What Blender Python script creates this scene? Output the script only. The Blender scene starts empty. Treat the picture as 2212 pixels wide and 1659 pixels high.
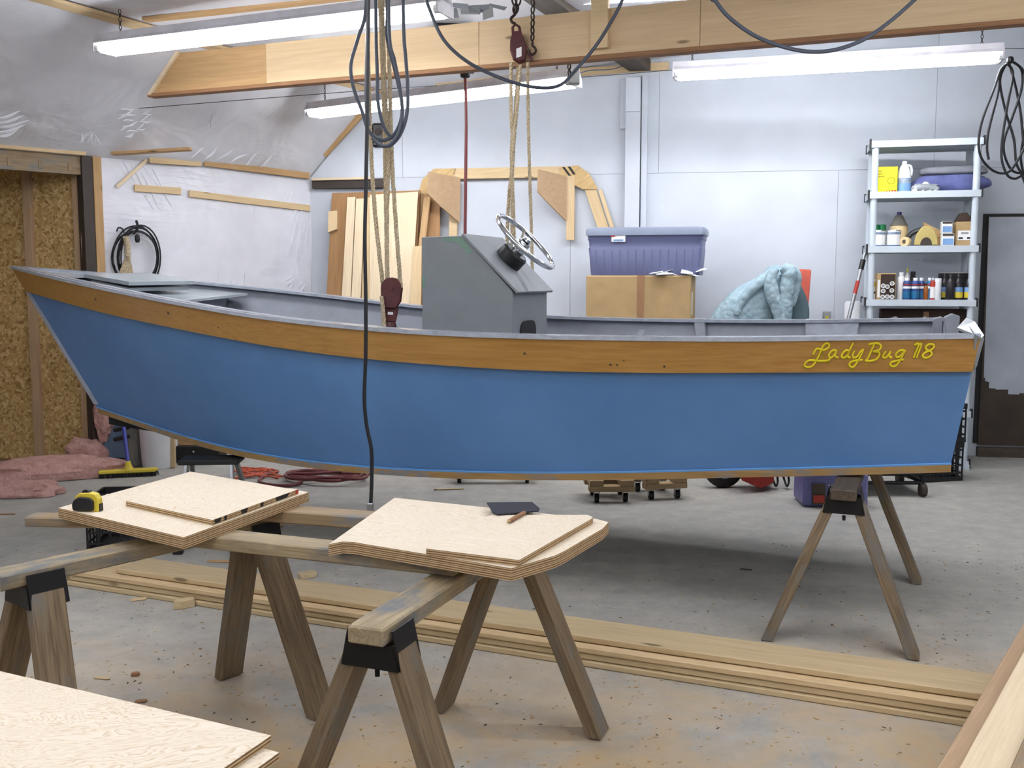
import bpy, bmesh, math, random
import numpy as np
from mathutils import Vector, Matrix
random.seed(7)
SC = bpy.context.scene
COL = SC.collection

# ------------------------------------------------------------------ camera, world, exposure
F_PX = 2200.0; EYE = 1.35; PITCH = math.radians(5.9)
cam_d = bpy.data.cameras.new('camera'); cam = bpy.data.objects.new('camera', cam_d); COL.objects.link(cam)
cam.location = (0, 0, EYE); cam.rotation_euler = (math.pi/2 - PITCH, 0, 0)
cam_d.sensor_fit = 'HORIZONTAL'; cam_d.sensor_width = 36.0; cam_d.lens = 36.0*F_PX/2212.0
cam_d.clip_start = 0.05; cam_d.clip_end = 100
SC.camera = cam
wd = bpy.data.worlds.new('world'); SC.world = wd; wd.use_nodes = True
wd.node_tree.nodes['Background'].inputs[0].default_value = (0.5, 0.53, 0.58, 1)
wd.node_tree.nodes['Background'].inputs[1].default_value = 0.05
SC.view_settings.view_transform = 'Standard'; SC.view_settings.look = 'None'
SC.view_settings.exposure = 1.1; SC.view_settings.gamma = 1.0; SC.view_settings.use_curve_mapping = False
TUBE_STRENGTH = 13.0
SC.cycles.max_bounces = 5; SC.cycles.diffuse_bounces = 4; SC.cycles.glossy_bounces = 2; SC.cycles.adaptive_threshold = 0.06; SC.cycles.use_light_tree = False

# ------------------------------------------------------------------ where things stand (a survey of the room from the eye point)
_c, _s = math.cos(PITCH), math.sin(PITCH)
FW = Vector((0, _c, -_s)); UPV = Vector((0, _s, _c)); RT = Vector((1, 0, 0)); EYEP = Vector((0, 0, EYE))
def ray(x, y): return FW + RT*((x-1106)/F_PX) + UPV*((829.5-y)/F_PX)
def at(x, y, Y):
    r = ray(x, y); return EYEP + r*(Y/r.y)
def atz(x, y, z=0.0):
    r = ray(x, y); return EYEP + r*((z-EYE)/r.z)
def onp(x, y, P, N):
    r = ray(x, y); return EYEP + r*((P-EYEP).dot(N)/r.dot(N))
V = Vector
WB0 = V((3.701, 7.701, 0)); WBK = -0.169
NB = V((WBK, -1, 0)).normalized()            # back wall normal, into the room
UB = V((1, WBK, 0)).normalized()             # along the back wall, to the right
def bw(x, y, off=0.0): return onp(x, y, WB0 + NB*off, NB)
CORN = bw(670, 380); RAKE = bw(821, 197)
DL = V(((3200-1106)/F_PX*_c, 1, 0)).normalized()   # along the left wall, away from the camera
DB = V(((2250-1106)/F_PX*_c, 1, 0)).normalized()   # along the ceiling break line
NL = V((DL.y, -DL.x, 0))                     # left wall normal, into the room
def lw(x, y, off=0.0): return onp(x, y, CORN + NL*off, NL)
NS = (DL+DB).normalized().cross(RAKE-CORN).normalized()
if NS.z > 0: NS = -NS
def sl(x, y, off=0.0): return onp(x, y, CORN + NS*off, NS)
CEI = bw(1547, 101)
NC = DB.cross(CEI-RAKE).normalized()
if NC.z > 0: NC = -NC
def cl(x, y, off=0.0): return onp(x, y, RAKE + NC*off, NC)
EAVE = CORN.z

# ------------------------------------------------------------------ materials
def srgb(r, g, b):
    f = lambda c: (c/255/12.92) if c/255 <= 0.04045 else ((c/255+0.055)/1.055)**2.4
    return (f(r), f(g), f(b), 1)
MATS = {}
class NT:
    def __init__(s, name):
        s.m = bpy.data.materials.new(name); s.m.use_nodes = True
        s.t = s.m.node_tree; s.b = s.t.nodes['Principled BSDF']; MATS[name] = s.m
    def n(s, typ, **kw):
        nd = s.t.nodes.new(typ)
        for k, v in kw.items():
            if k.startswith('i_'):
                key = k[2:]
                key = int(key) if key.isdigit() else key.replace('_', ' ')
                nd.inputs[key].default_value = v
            else: setattr(nd, k, v)
        return nd
    def l(s, a, b): s.t.links.new(a, b)
    def coords(s, scale=(1, 1, 1), rnd=True, world=False):
        tc = s.n('ShaderNodeTexCoord')
        mp = s.n('ShaderNodeMapping'); mp.inputs['Scale'].default_value = scale
        if world:
            g = s.n('ShaderNodeNewGeometry'); s.l(g.outputs['Position'], mp.inputs['Vector'])
        else: s.l(tc.outputs['Object'], mp.inputs['Vector'])
        if rnd:
            oi = s.n('ShaderNodeObjectInfo'); mu = s.n('ShaderNodeMath', operation='MULTIPLY'); mu.inputs[1].default_value = 37.0
            s.l(oi.outputs['Random'], mu.inputs[0]); s.l(mu.outputs[0], mp.inputs['Location'])
        return mp.outputs['Vector']
    def noise(s, vec, scale, detail=4, rough=0.55, dist=0.0):
        nd = s.n('ShaderNodeTexNoise'); s.l(vec, nd.inputs['Vector'])
        nd.inputs['Scale'].default_value = scale; nd.inputs['Detail'].default_value = detail
        nd.inputs['Roughness'].default_value = rough; nd.inputs['Distortion'].default_value = dist
        return nd.outputs['Fac']
    def ramp(s, fac, stops):
        r = s.n('ShaderNodeValToRGB'); e = r.color_ramp.elements
        e[0].position, e[0].color = stops[0]; e[1].position, e[1].color = stops[-1]
        for p, c in stops[1:-1]:
            x = e.new(p); x.color = c
        s.l(fac, r.inputs['Fac']); return r.outputs['Color']
    def mix(s, fac, a, b, blend='MIX'):
        m = s.n('ShaderNodeMix', data_type='RGBA', blend_type=blend)
        for k, v in ((0, fac), (6, a), (7, b)):
            if hasattr(v, 'is_output'): s.l(v, m.inputs[k])
            else: m.inputs[k].default_value = v
        return m.outputs[2]
    def bump(s, h, strength=0.3, dist=0.01):
        b = s.n('ShaderNodeBump'); b.inputs['Strength'].default_value = strength; b.inputs['Distance'].default_value = dist
        s.l(h, b.inputs['Height']); s.l(b.outputs['Normal'], s.b.inputs['Normal'])
    def base(s, c):
        if hasattr(c, 'is_output'): s.l(c, s.b.inputs['Base Color'])
        else: s.b.inputs['Base Color'].default_value = c
    def rough(s, r, metal=0.0, spec=None, coat=None):
        s.b.inputs['Roughness'].default_value = r; s.b.inputs['Metallic'].default_value = metal
        if spec is not None: s.b.inputs['Specular IOR Level'].default_value = spec
        if coat: s.b.inputs['Coat Weight'].default_value = coat; s.b.inputs['Coat Roughness'].default_value = 0.12
def dark(c, k): return (c[0]*k, c[1]*k, c[2]*k, 1)
def paint(name, c, rough=0.5, metal=0.0, var=0.12, vscale=9.0, bump=0.0, bscale=60.0, coat=None, spec=None):
    t = NT(name); v = t.coords(); f = t.noise(v, vscale)
    t.base(t.ramp(f, [(0.3, dark(c, 1-var)), (0.7, dark(c, 1+var))])); t.rough(rough, metal, spec, coat)
    if bump: t.bump(t.noise(v, bscale), bump, 0.004)
    return t.m
def wood(name, c1, c2, c3=None, scale=1.0, rough=0.65, bump=0.25, coat=None, knots=True, stretch=16):
    t = NT(name); v = t.coords((scale*1.3, scale*stretch, scale*stretch))
    f = t.noise(v, 2.2, 5, 0.6, 1.2)
    col = t.ramp(f, [(0.28, c1), (0.72, c2)])
    v2 = t.coords((scale*2, scale*70, scale*70)); f2 = t.noise(v2, 2.0, 3)
    col = t.mix(0.35, col, t.ramp(f2, [(0.35, c1), (0.65, c2)]))
    if c3:                                           # weathering and stains in broad patches
        v3 = t.coords((3, 7, 7)); f3 = t.noise(v3, 1.6, 5, 0.65)
        col = t.mix(t.ramp(f3, [(0.5, (0, 0, 0, 1)), (0.68, (1, 1, 1, 1))]), col, c3)
    if knots:
        v4 = t.coords((2.2, 8, 8)); vo = t.n('ShaderNodeTexVoronoi'); t.l(v4, vo.inputs['Vector']); vo.inputs['Scale'].default_value = 1.0
        k = t.ramp(vo.outputs['Distance'], [(0.05, (1, 1, 1, 1)), (0.1, (0, 0, 0, 1))])
        col = t.mix(k, col, dark(c1, 0.42))
    t.base(col); t.rough(rough, 0, 0.35, coat); t.bump(f2, bump, 0.002)
    return t.m
def emit(name, c, strength):
    t = NT(name); t.base((0.9, 0.9, 0.9, 1)); t.b.inputs['Emission Color'].default_value = c; t.b.inputs['Emission Strength'].default_value = strength
    return t.m

S = srgb
paint('black_steel', S(28, 28, 30), 0.5, 0.4); paint('black_rubber', S(26, 26, 28), 0.6); paint('black_plastic', S(24, 24, 26), 0.4)
paint('grey_cable', S(74, 80, 92), 0.5); paint('black_cable', S(30, 32, 36), 0.45)
paint('white_enamel', S(205, 203, 208), 0.4); paint('galvanised', S(165, 168, 170), 0.35, 0.8); paint('dark_chain', S(62, 52, 48), 0.45, 0.8)
paint('maroon_iron', S(82, 34, 34), 0.45, 0.1, bump=0.2); paint('chrome', S(225, 228, 232), 0.08, 1.0, 0.02)
paint('aluminium', S(160, 162, 164), 0.4, 0.75); paint('red_hose', S(120, 58, 56), 0.5); paint('orange_cord', S(205, 92, 58), 0.5)
paint('red_paint', S(170, 50, 36), 0.45); paint('yellow_plastic', S(214, 192, 60), 0.45); paint('blue_plastic', S(58, 66, 150), 0.45)
paint('white_plastic', S(222, 224, 226), 0.45, var=0.05); paint('shelf_plastic', S(196, 206, 214), 0.45, var=0.04)
paint('label_white', S(232, 232, 230), 0.6, var=0.03); paint('label_blue', S(120, 160, 205), 0.6); paint('cream_liquid', S(222, 198, 150), 0.4)
paint('green_lid', S(24, 120, 70), 0.45); paint('tin', S(190, 196, 200), 0.3, 0.8); paint('blue_can', S(36, 70, 130), 0.35); paint('teal_can', S(36, 105, 150), 0.35)
paint('amber', S(150, 84, 30), 0.3); paint('bottle_black', S(30, 28, 34), 0.35); paint('purple_cap', S(60, 44, 120), 0.4)
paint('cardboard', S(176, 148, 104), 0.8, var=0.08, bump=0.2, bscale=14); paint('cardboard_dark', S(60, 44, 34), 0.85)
paint('tape_brown', S(150, 112, 78), 0.5); paint('paper', S(226, 230, 230), 0.7, var=0.04)
paint('tote_blue', S(98, 103, 138), 0.45, var=0.06); paint('tote_lid', S(140, 150, 170), 0.45, var=0.05)
paint('carton_purple', S(112, 112, 164), 0.35, var=0.16, vscale=18); paint('yellow_bright', S(236, 222, 30), 0.5, var=0.05)
paint('salmon_cloth', S(196, 92, 74), 0.8); paint('dark_cloth', S(84, 104, 110), 0.9)
paint('saw_yellow', S(190, 172, 104), 0.5); paint('sandpaper', S(48, 50, 62), 0.9, bump=0.6, bscale=300); paint('hull_grey', S(134, 138, 147), 0.38, var=0.08, vscale=14, bump=0.12, bscale=40)
paint('cap_grey', S(158, 164, 174), 0.2, var=0.12, vscale=26, bump=0.5, bscale=30); paint('console_grey', S(126, 131, 134), 0.5, var=0.05)
paint('primer_green', S(112, 140, 124), 0.6, var=0.05); paint('hull_black', S(12, 12, 14), 0.7)
paint('highlight_blue', S(96, 150, 205), 0.4); paint('yellow_letter', S(232, 214, 40), 0.4, var=0.1, vscale=60); paint('olive_letter', S(168, 146, 30), 0.5, var=0.2, vscale=60)
paint('clear_film', S(146, 152, 156), 0.3, var=0.05); paint('brown_steel', S(62, 52, 46), 0.6); paint('brown_paint', S(62, 50, 38), 0.6, var=0.3, vscale=5)
paint('wall_white', S(200, 206, 214), 0.6, var=0.05, vscale=3.0, bump=0.08, bscale=120); paint('wall_gap', S(150, 153, 156), 0.8); paint('board_grey', S(156, 164, 168), 0.24, var=0.05)
paint('primer_white', S(178, 184, 194), 0.6, var=0.13, vscale=4.0); paint('grey_box', S(150, 152, 152), 0.5)
paint('black_primer', S(24, 24, 25), 0.6); paint('blue_cabinet', S(96, 120, 146), 0.5); paint('grey_bag', S(120, 118, 110), 0.85, bump=0.5, bscale=20)
paint('purple_cloth', S(92, 98, 146), 0.85, var=0.25, vscale=12, bump=0.5, bscale=45); paint('grey_quilt', S(128, 130, 138), 0.9, var=0.12, bump=0.5, bscale=45)
emit('tube_light', (0.93, 0.95, 1.0, 1), TUBE_STRENGTH)

wood('new_pine', S(202, 174, 130), S(222, 198, 158), None, 1.0); wood('beam_pine', S(198, 170, 132), S(216, 190, 152), None, 0.6, knots=True)
wood('old_pine', S(120, 100, 74), S(166, 144, 112), S(120, 122, 122), 1.2); wood('weathered_leg', S(88, 73, 54), S(150, 130, 102), S(118, 114, 106), 1.4)
wood('worn_plank', S(122, 108, 86), S(184, 166, 132), S(104, 110, 116), 1.6); wood('varnished_rail', S(160, 116, 56), S(188, 144, 80), None, 0.8, 0.3, 0.05, 0.25, False, 22)
wood('chine_wood', S(134, 104, 60), S(162, 132, 86), S(112, 120, 130), 0.8, knots=False)
wood('bleached_board', S(214, 192, 156), S(234, 216, 184), None, 1.0); wood('brown_ply', S(140, 104, 66), S(170, 130, 88), None, 0.7, knots=False)
wood('dark_timber', S(64, 54, 44), S(98, 86, 72), None, 0.8); wood('gusset_ply', S(176, 146, 98), S(222, 190, 136), None, 1.4, knots=False, stretch=9)
wood('grey_brown_board', S(166, 138, 108), S(190, 162, 128), None, 0.8); wood('reddish_edge', S(130, 92, 62), S(160, 118, 82), None, 1.5, knots=False)
wood('lumber', S(186, 163, 124), S(212, 191, 152), None, 0.8); wood('tan_board', S(170, 136, 92), S(196, 160, 114), None, 0.8)
wood('mdf_tan', S(176, 146, 112), S(196, 166, 130), None, 0.5, knots=False); wood('dolly_wood', S(150, 124, 88), S(184, 156, 116), None, 2.0)

def ply_face():
    t = NT('ply_face'); v = t.coords((1.0, 5.0, 5.0)); f = t.noise(v, 2.0, 4, 0.5, 2.2)
    w = t.n('ShaderNodeMath', operation='MULTIPLY'); w.inputs[1].default_value = 26.0; t.l(f, w.inputs[0])
    fr = t.n('ShaderNodeMath', operation='FRACT'); t.l(w.outputs[0], fr.inputs[0])
    col = t.ramp(fr.outputs[0], [(0.0, S(230, 221, 204)), (0.6, S(226, 212, 188)), (0.95, S(202, 178, 142))])
    v2 = t.coords((3, 3, 3)); mf = t.n('ShaderNodeMath', operation='MULTIPLY'); mf.inputs[1].default_value = 0.55; t.l(t.noise(v2, 2.0), mf.inputs[0]); col = t.mix(mf.outputs[0], col, S(228, 216, 194))
    t.base(col); t.rough(0.6, 0, 0.35); t.bump(t.noise(t.coords((4, 90, 90)), 2.0), 0.12, 0.001)
def ply_edge():
    t = NT('ply_edge'); tc = t.n('ShaderNodeTexCoord'); sx = t.n('ShaderNodeSeparateXYZ'); t.l(tc.outputs['Object'], sx.inputs[0])
    mu = t.n('ShaderNodeMath', operation='MULTIPLY'); mu.inputs[1].default_value = 1/0.0058; t.l(sx.outputs['Z'], mu.inputs[0])
    fr = t.n('ShaderNodeMath', operation='FRACT'); t.l(mu.outputs[0], fr.inputs[0])
    col = t.ramp(fr.outputs[0], [(0.0, S(216, 190, 148)), (0.42, S(210, 182, 140)), (0.5, S(112, 84, 58)), (0.97, S(128, 98, 68))])
    t.base(t.mix(0.15, col, t.ramp(t.noise(t.coords((1, 1, 1)), 60, 3), [(0.3, S(110, 84, 60)), (0.7, S(214, 184, 140))]))); t.rough(0.8, 0, 0.2)
ply_face(); ply_edge()
def osb():
    t = NT('osb'); v = t.coords((1, 1, 1), rnd=False)
    vo = t.n('ShaderNodeTexVoronoi'); mp = t.n('ShaderNodeMapping'); t.l(v, mp.inputs['Vector'])
    n0 = t.noise(v, 9, 3); 
    add = t.n('ShaderNodeVectorMath', operation='ADD'); t.l(v, add.inputs[0])
    nn = t.n('ShaderNodeTexNoise'); t.l(v, nn.inputs['Vector']); nn.inputs['Scale'].default_value = 14
    sc = t.n('ShaderNodeVectorMath', operation='SCALE'); t.l(nn.outputs['Color'], sc.inputs[0]); sc.inputs['Scale'].default_value = 0.09
    t.l(sc.outputs[0], add.inputs[1]); t.l(add.outputs[0], vo.inputs['Vector']); vo.inputs['Scale'].default_value = 55
    sep = t.n('ShaderNodeSeparateColor'); t.l(vo.outputs['Color'], sep.inputs[0])
    col = t.ramp(sep.outputs[0], [(0.0, S(140, 110, 64)), (0.25, S(176, 144, 90)), (0.7, S(194, 162, 108)), (1.0, S(214, 188, 138))])
    t.base(col); t.rough(0.6, 0, 0.3); t.bump(sep.outputs[0], 0.3, 0.003)
osb()
def plastic_sheet():
    t = NT('plastic_sheet'); v = t.coords((1, 1, 1), rnd=False)
    f = t.noise(v, 1.3, 4, 0.6); col = t.ramp(f, [(0.35, S(212, 213, 220)), (0.7, S(234, 235, 240))])
    t.base(col); t.rough(0.42, 0, 0.5)
    # slack sheet: soft billows, and taut pleats gathered in patches
    f1 = t.noise(v, 2.2, 2, 0.5, 1.2); f2 = t.noise(t.coords((7, 7, 34), rnd=False), 1.0, 2, 0.5, 0.6); mk = t.ramp(t.noise(v, 1.1, 2), [(0.5, (0, 0, 0, 1)), (0.66, (0.3, 0.3, 0.3, 1))])
    mu = t.n('ShaderNodeMath', operation='MULTIPLY'); t.l(f2, mu.inputs[0]); t.l(mk, mu.inputs[1])
    a = t.n('ShaderNodeMath', operation='ADD'); t.l(f1, a.inputs[0]); t.l(mu.outputs[0], a.inputs[1])
    t.bump(a.outputs[0], 0.5, 0.06)
plastic_sheet()
def concrete():
    t = NT('concrete'); v = t.coords((1, 1, 1), rnd=False, world=True)
    f = t.noise(v, 0.9, 6, 0.62); col = t.ramp(f, [(0.3, S(156, 157, 154)), (0.7, S(186, 182, 172))])
    f2 = t.noise(v, 7.5, 7, 0.78); col = t.mix(0.5, col, t.ramp(f2, [(0.3, S(132, 132, 128)), (0.7, S(198, 192, 178))]))
    bl = t.noise(v, 1.7, 3); col = t.mix(t.ramp(bl, [(0.6, (0, 0, 0, 1)), (0.78, (0.35, 0.35, 0.35, 1))]), col, S(110, 130, 128))
    # sawdust lying on the slab round the sawhorses
    sx = t.n('ShaderNodeSeparateXYZ'); t.l(v, sx.inputs[0])
    mr = t.n('ShaderNodeMapRange'); t.l(sx.outputs['Y'], mr.inputs['Value']); mr.inputs['From Min'].default_value = 4.0; mr.inputs['From Max'].default_value = 2.6
    f3 = t.noise(v, 2.2, 8, 0.74, 0.6)
    mm = t.n('ShaderNodeMath', operation='MULTIPLY'); t.l(mr.outputs[0], mm.inputs[0]); t.l(t.ramp(f3, [(0.36, (0, 0, 0, 1)), (0.6, (0.9, 0.9, 0.9, 1))]), mm.inputs[1])
    col = t.mix(mm.outputs[0], col, S(196, 166, 120))
    f4 = t.noise(v, 16, 6, 0.75); col = t.mix(t.ramp(f4, [(0.63, (0, 0, 0, 1)), (0.74, (0.7, 0.7, 0.7, 1))]), col, S(84, 84, 84))
    t.base(col); t.rough(0.72, 0, 0.3); t.bump(t.noise(v, 40, 4), 0.15, 0.004)
concrete()
def insulation():
    t = NT('insulation'); v = t.coords((1, 1, 1)); f = t.noise(v, 12, 6, 0.7)
    t.base(t.ramp(f, [(0.3, S(178, 134, 126)), (0.7, S(212, 172, 162))])); t.rough(0.95, 0, 0.1); t.bump(t.noise(v, 28, 6), 0.8, 0.03)
insulation()
def quilt():
    t = NT('quilt'); v = t.coords((1, 1, 1)); vo = t.n('ShaderNodeTexVoronoi'); t.l(v, vo.inputs['Vector']); vo.inputs['Scale'].default_value = 26
    f = t.noise(v, 8, 4); t.base(t.ramp(f, [(0.3, S(142, 166, 176)), (0.7, S(168, 190, 198))])); t.rough(0.9, 0, 0.1)
    iv = t.n('ShaderNodeMath', operation='MULTIPLY'); iv.inputs[1].default_value = -1.0; t.l(vo.outputs['Distance'], iv.inputs[0]); t.bump(iv.outputs[0], 0.5, 0.02)
quilt()
def hull_blue():
    t = NT('hull_blue'); v = t.coords(rnd=False); f = t.noise(v, 3.0, 5)
    t.base(t.ramp(f, [(0.3, S(86, 129, 181)), (0.7, S(96, 139, 192))])); t.rough(0.42, 0, 0.4); t.bump(t.noise(v, 160, 2), 0.05, 0.002)
hull_blue()
def rope_mat():
    t = NT('rope'); v = t.coords(rnd=False); f = t.noise(v, 90, 4)
    t.base(t.ramp(f, [(0.3, S(166, 148, 120)), (0.7, S(204, 190, 162))])); t.rough(0.9, 0, 0.15)
rope_mat()

# ------------------------------------------------------------------ building helpers
WM = {}
def wm(o): return WM.get(o.name, Matrix.Identity(4))
class MB:
    def __init__(s): s.v = []; s.f = []; s.mi = []
    def add(s, vs, fs, mi=0):
        k = len(s.v); s.v += [Vector(p) for p in vs]
        for f in fs: s.f.append(tuple(i+k for i in f)); s.mi.append(mi)
        return s
    def box(s, c, size, M=None, mi=0):
        c = Vector(c); hx, hy, hz = size[0]/2, size[1]/2, size[2]/2
        vs = [Vector((x, y, z)) for x in (-hx, hx) for y in (-hy, hy) for z in (-hz, hz)]
        vs = [c + ((M @ p) if M else p) for p in vs]
        return s.add(vs, [(0, 1, 3, 2), (4, 6, 7, 5), (0, 4, 5, 1), (2, 3, 7, 6), (0, 2, 6, 4), (1, 5, 7, 3)], mi)
    def prism(s, pts, d, mi=0, mi_side=None):
        """polygon of 3-D points swept by vector d"""
        d = Vector(d); n = len(pts); p = [Vector(q) for q in pts]
        nrm = Vector((0, 0, 0))
        for i in range(n): nrm += p[i].cross(p[(i+1) % n])
        if nrm.dot(d) > 0: p = p[::-1]
        k = len(s.v); s.v += p + [q + d for q in p]
        s.f.append(tuple(range(k, k+n))); s.mi.append(mi)
        s.f.append(tuple(range(k+2*n-1, k+n-1, -1))); s.mi.append(mi)
        for i in range(n):
            j = (i+1) % n; s.f.append((k+j, k+i, k+n+i, k+n+j)); s.mi.append(mi if mi_side is None else mi_side)
        return s
    def tube(s, path, r, n=8, cap=True, mi=0, closed=False):
        P = [Vector(p) for p in path]; m = len(P); R = r if isinstance(r, (list, tuple)) else [r]*m
        tg = []
        for i in range(m):
            a = P[(i-1) % m] if (closed or i > 0) else P[0]; b = P[(i+1) % m] if (closed or i < m-1) else P[-1]
            t = (b-a); tg.append(t.normalized() if t.length > 1e-9 else Vector((0, 0, 1)))
        u = tg[0].orthogonal().normalized(); k = len(s.v)
        for i in range(m):
            u = (u - tg[i]*u.dot(tg[i])); u = u.normalized() if u.length > 1e-6 else tg[i].orthogonal().normalized()
            w = tg[i].cross(u)
            for j in range(n):
                a = 2*math.pi*j/n; s.v.append(P[i] + (u*math.cos(a)+w*math.sin(a))*R[i])
        for i in range(m if closed else m-1):
            for j in range(n):
                a = k+i*n+j; b = k+i*n+(j+1) % n; c = k+((i+1) % m)*n+(j+1) % n; d = k+((i+1) % m)*n+j
                s.f.append((a, b, c, d)); s.mi.append(mi)
        if cap and not closed:
            s.f.append(tuple(k+j for j in range(n-1, -1, -1))); s.mi.append(mi)
            s.f.append(tuple(k+(m-1)*n+j for j in range(n))); s.mi.append(mi)
        return s
    def lathe(s, prof, base=(0, 0, 0), n=20, axis=None, mi=0):
        """profile of (radius, height) turned about axis through base"""
        ax = Vector(axis or (0, 0, 1)).normalized(); u = ax.orthogonal().normalized(); w = ax.cross(u); B = Vector(base); k = len(s.v); m = len(prof)
        for r, h in prof:
            for j in range(n):
                a = 2*math.pi*j/n; s.v.append(B + ax*h + (u*math.cos(a)+w*math.sin(a))*max(r, 1e-4))
        for i in range(m-1):
            for j in range(n):
                s.f.append((k+i*n+j, k+i*n+(j+1) % n, k+(i+1)*n+(j+1) % n, k+(i+1)*n+j)); s.mi.append(mi)
        s.f.append(tuple(k+j for j in range(n-1, -1, -1))); s.mi.append(mi)
        s.f.append(tuple(k+(m-1)*n+j for j in range(n))); s.mi.append(mi)
        return s
    def grid(s, rows, mi=0, closed=False):
        k = len(s.v); nr = len(rows); nc = len(rows[0])
        for r in rows: s.v += [Vector(p) for p in r]
        for i in range(nr-1):
            for j in range(nc if closed else nc-1):
                jj = (j+1) % nc
                s.f.append((k+i*nc+j, k+i*nc+jj, k+(i+1)*nc+jj, k+(i+1)*nc+j)); s.mi.append(mi)
        return s
    def build(s, name, mats, parent=None, M=None, smooth=False, bevel=0.0):
        """verts are in world space; M (world matrix) gives the object's own frame"""
        M = M or (Matrix.Translation(wm(parent).to_translation()) if parent is not None else Matrix.Translation(center(s.v)))
        inv = M.inverted(); me = bpy.data.meshes.new(name)
        me.from_pydata([tuple(inv @ p) for p in s.v], [], s.f)
        mats = mats if isinstance(mats, (list, tuple)) else [mats]
        for m in mats: me.materials.append(MATS[m])
        me.polygons.foreach_set('material_index', s.mi)
        bm = bmesh.new(); bm.from_mesh(me); bmesh.ops.recalc_face_normals(bm, faces=bm.faces); bm.to_mesh(me); bm.free()
        if smooth:
            me.polygons.foreach_set('use_smooth', [True]*len(me.polygons))
            try: me.set_sharp_from_angle(angle=math.radians(40))
            except Exception: pass
        o = bpy.data.objects.new(name, me); COL.objects.link(o); place(o, M, parent)
        if bevel:
            b = o.modifiers.new('bevel', 'BEVEL'); b.width = bevel; b.segments = 1; b.limit_method = 'ANGLE'
        return o
def center(vs):
    a = np.array([tuple(p) for p in vs]); mn, mx = a.min(0), a.max(0)
    return Vector(((mn[0]+mx[0])/2, (mn[1]+mx[1])/2, mn[2]))
def place(o, M, parent=None):
    WM[o.name] = M.copy()
    if parent is not None:
        o.parent = parent; o.matrix_basis = wm(parent).inverted() @ M
    else: o.matrix_basis = M
def empty(name, loc, rz=0.0):
    o = bpy.data.objects.new(name, None); COL.objects.link(o); o.empty_display_size = 0.05
    place(o, Matrix.Translation(Vector(loc)) @ Matrix.Rotation(rz, 4, 'Z')); return o
def tag(o, label, cat, group=None):
    o['label'] = label; o['category'] = cat
    if group: o['group'] = group
    return o
def struct(o, label=None, cat=None):
    o['kind'] = 'structure'
    if label: o['label'] = label; o['category'] = cat or 'wall'
    return o
def thing(name, loc, label, cat, group=None): return tag(empty(name, loc), label, cat, group)
def frame_x(p0, p1, up=(0, 0, 1)):
    x = (Vector(p1)-Vector(p0)).normalized(); up = Vector(up); z = (up - x*up.dot(x))
    z = z.normalized() if z.length > 1e-5 else x.orthogonal().normalized(); y = z.cross(x)
    M = Matrix((x, y, z)).transposed().to_4x4(); M.translation = (Vector(p0)+Vector(p1))/2; return M
def board(name, p0, p1, w, t, mat, parent=None, up=(0, 0, 1), bevel=0.002):
    """plank from p0 to p1; width w across, thickness t along up; grain along its length"""
    M = frame_x(p0, p1, up); L = (Vector(p1)-Vector(p0)).length; m = MB()
    m.box((0, 0, 0), (L, w, t)); m.v = [M @ p for p in m.v]
    return m.build(name, mat, parent, M, bevel=bevel)
def sheet(name, pts, thick, parent=None, ang=0.0, mats=('ply_face', 'ply_edge'), down=(0, 0, -1)):
    """flat panel from its top outline, plies showing on its edge"""
    m = MB().prism(pts, Vector(down)*thick, 0, 1)
    M = Matrix.Translation(center(m.v)) @ Matrix.Rotation(ang, 4, 'Z')
    return m.build(name, list(mats), parent, M, bevel=0.0008)
def slab4(pts, thick, nrm): return MB().prism(pts, Vector(nrm)*thick)
def rope_mb(path, r, pitch=0.055, strands=3, step=8):
    P = resample(path, pitch/step); mb = MB(); tg = []
    for i in range(len(P)):
        a = P[max(0, i-1)]; b = P[min(len(P)-1, i+1)]; tg.append((b-a).normalized())
    u = tg[0].orthogonal().normalized(); us = []
    for t in tg:
        u = (u-t*u.dot(t)).normalized(); us.append((u, t.cross(u)))
    for k in range(strands):
        mb.tube([P[i] + (us[i][0]*math.cos(2*math.pi*(i/step+k/strands)) + us[i][1]*math.sin(2*math.pi*(i/step+k/strands)))*r*0.52 for i in range(len(P))], r*0.56, 5)
    return mb
def resample(path, d):
    P = [Vector(p) for p in path]; out = [P[0]]
    for a, b in zip(P, P[1:]):
        n = max(1, int((b-a).length/d))
        out += [a.lerp(b, (i+1)/n) for i in range(n)]
    return out
def spline(path, n=8, closed=False):
    P = [Vector(p) for p in path]; m = len(P); out = []
    for i in range(m if closed else m-1):
        if closed: a, b, c, d = P[(i-1) % m], P[i], P[(i+1) % m], P[(i+2) % m]
        else: a, b, c, d = P[max(0, i-1)], P[i], P[i+1], P[min(m-1, i+2)]
        for k in range(n):
            t = k/n; out.append(0.5*((2*b)+(c-a)*t+(2*a-5*b+4*c-d)*t*t+(3*b-a-3*c+d)*t**3))
    if not closed: out.append(P[-1])
    return out
def cable(name, path, r, mat, label=None, parent=None, n=6, group=None, cat='cable'):
    o = MB().tube(spline(path, n), r, 7).build(name, mat, parent, smooth=True)
    if label: tag(o, label, cat, group)
    return o

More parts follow.
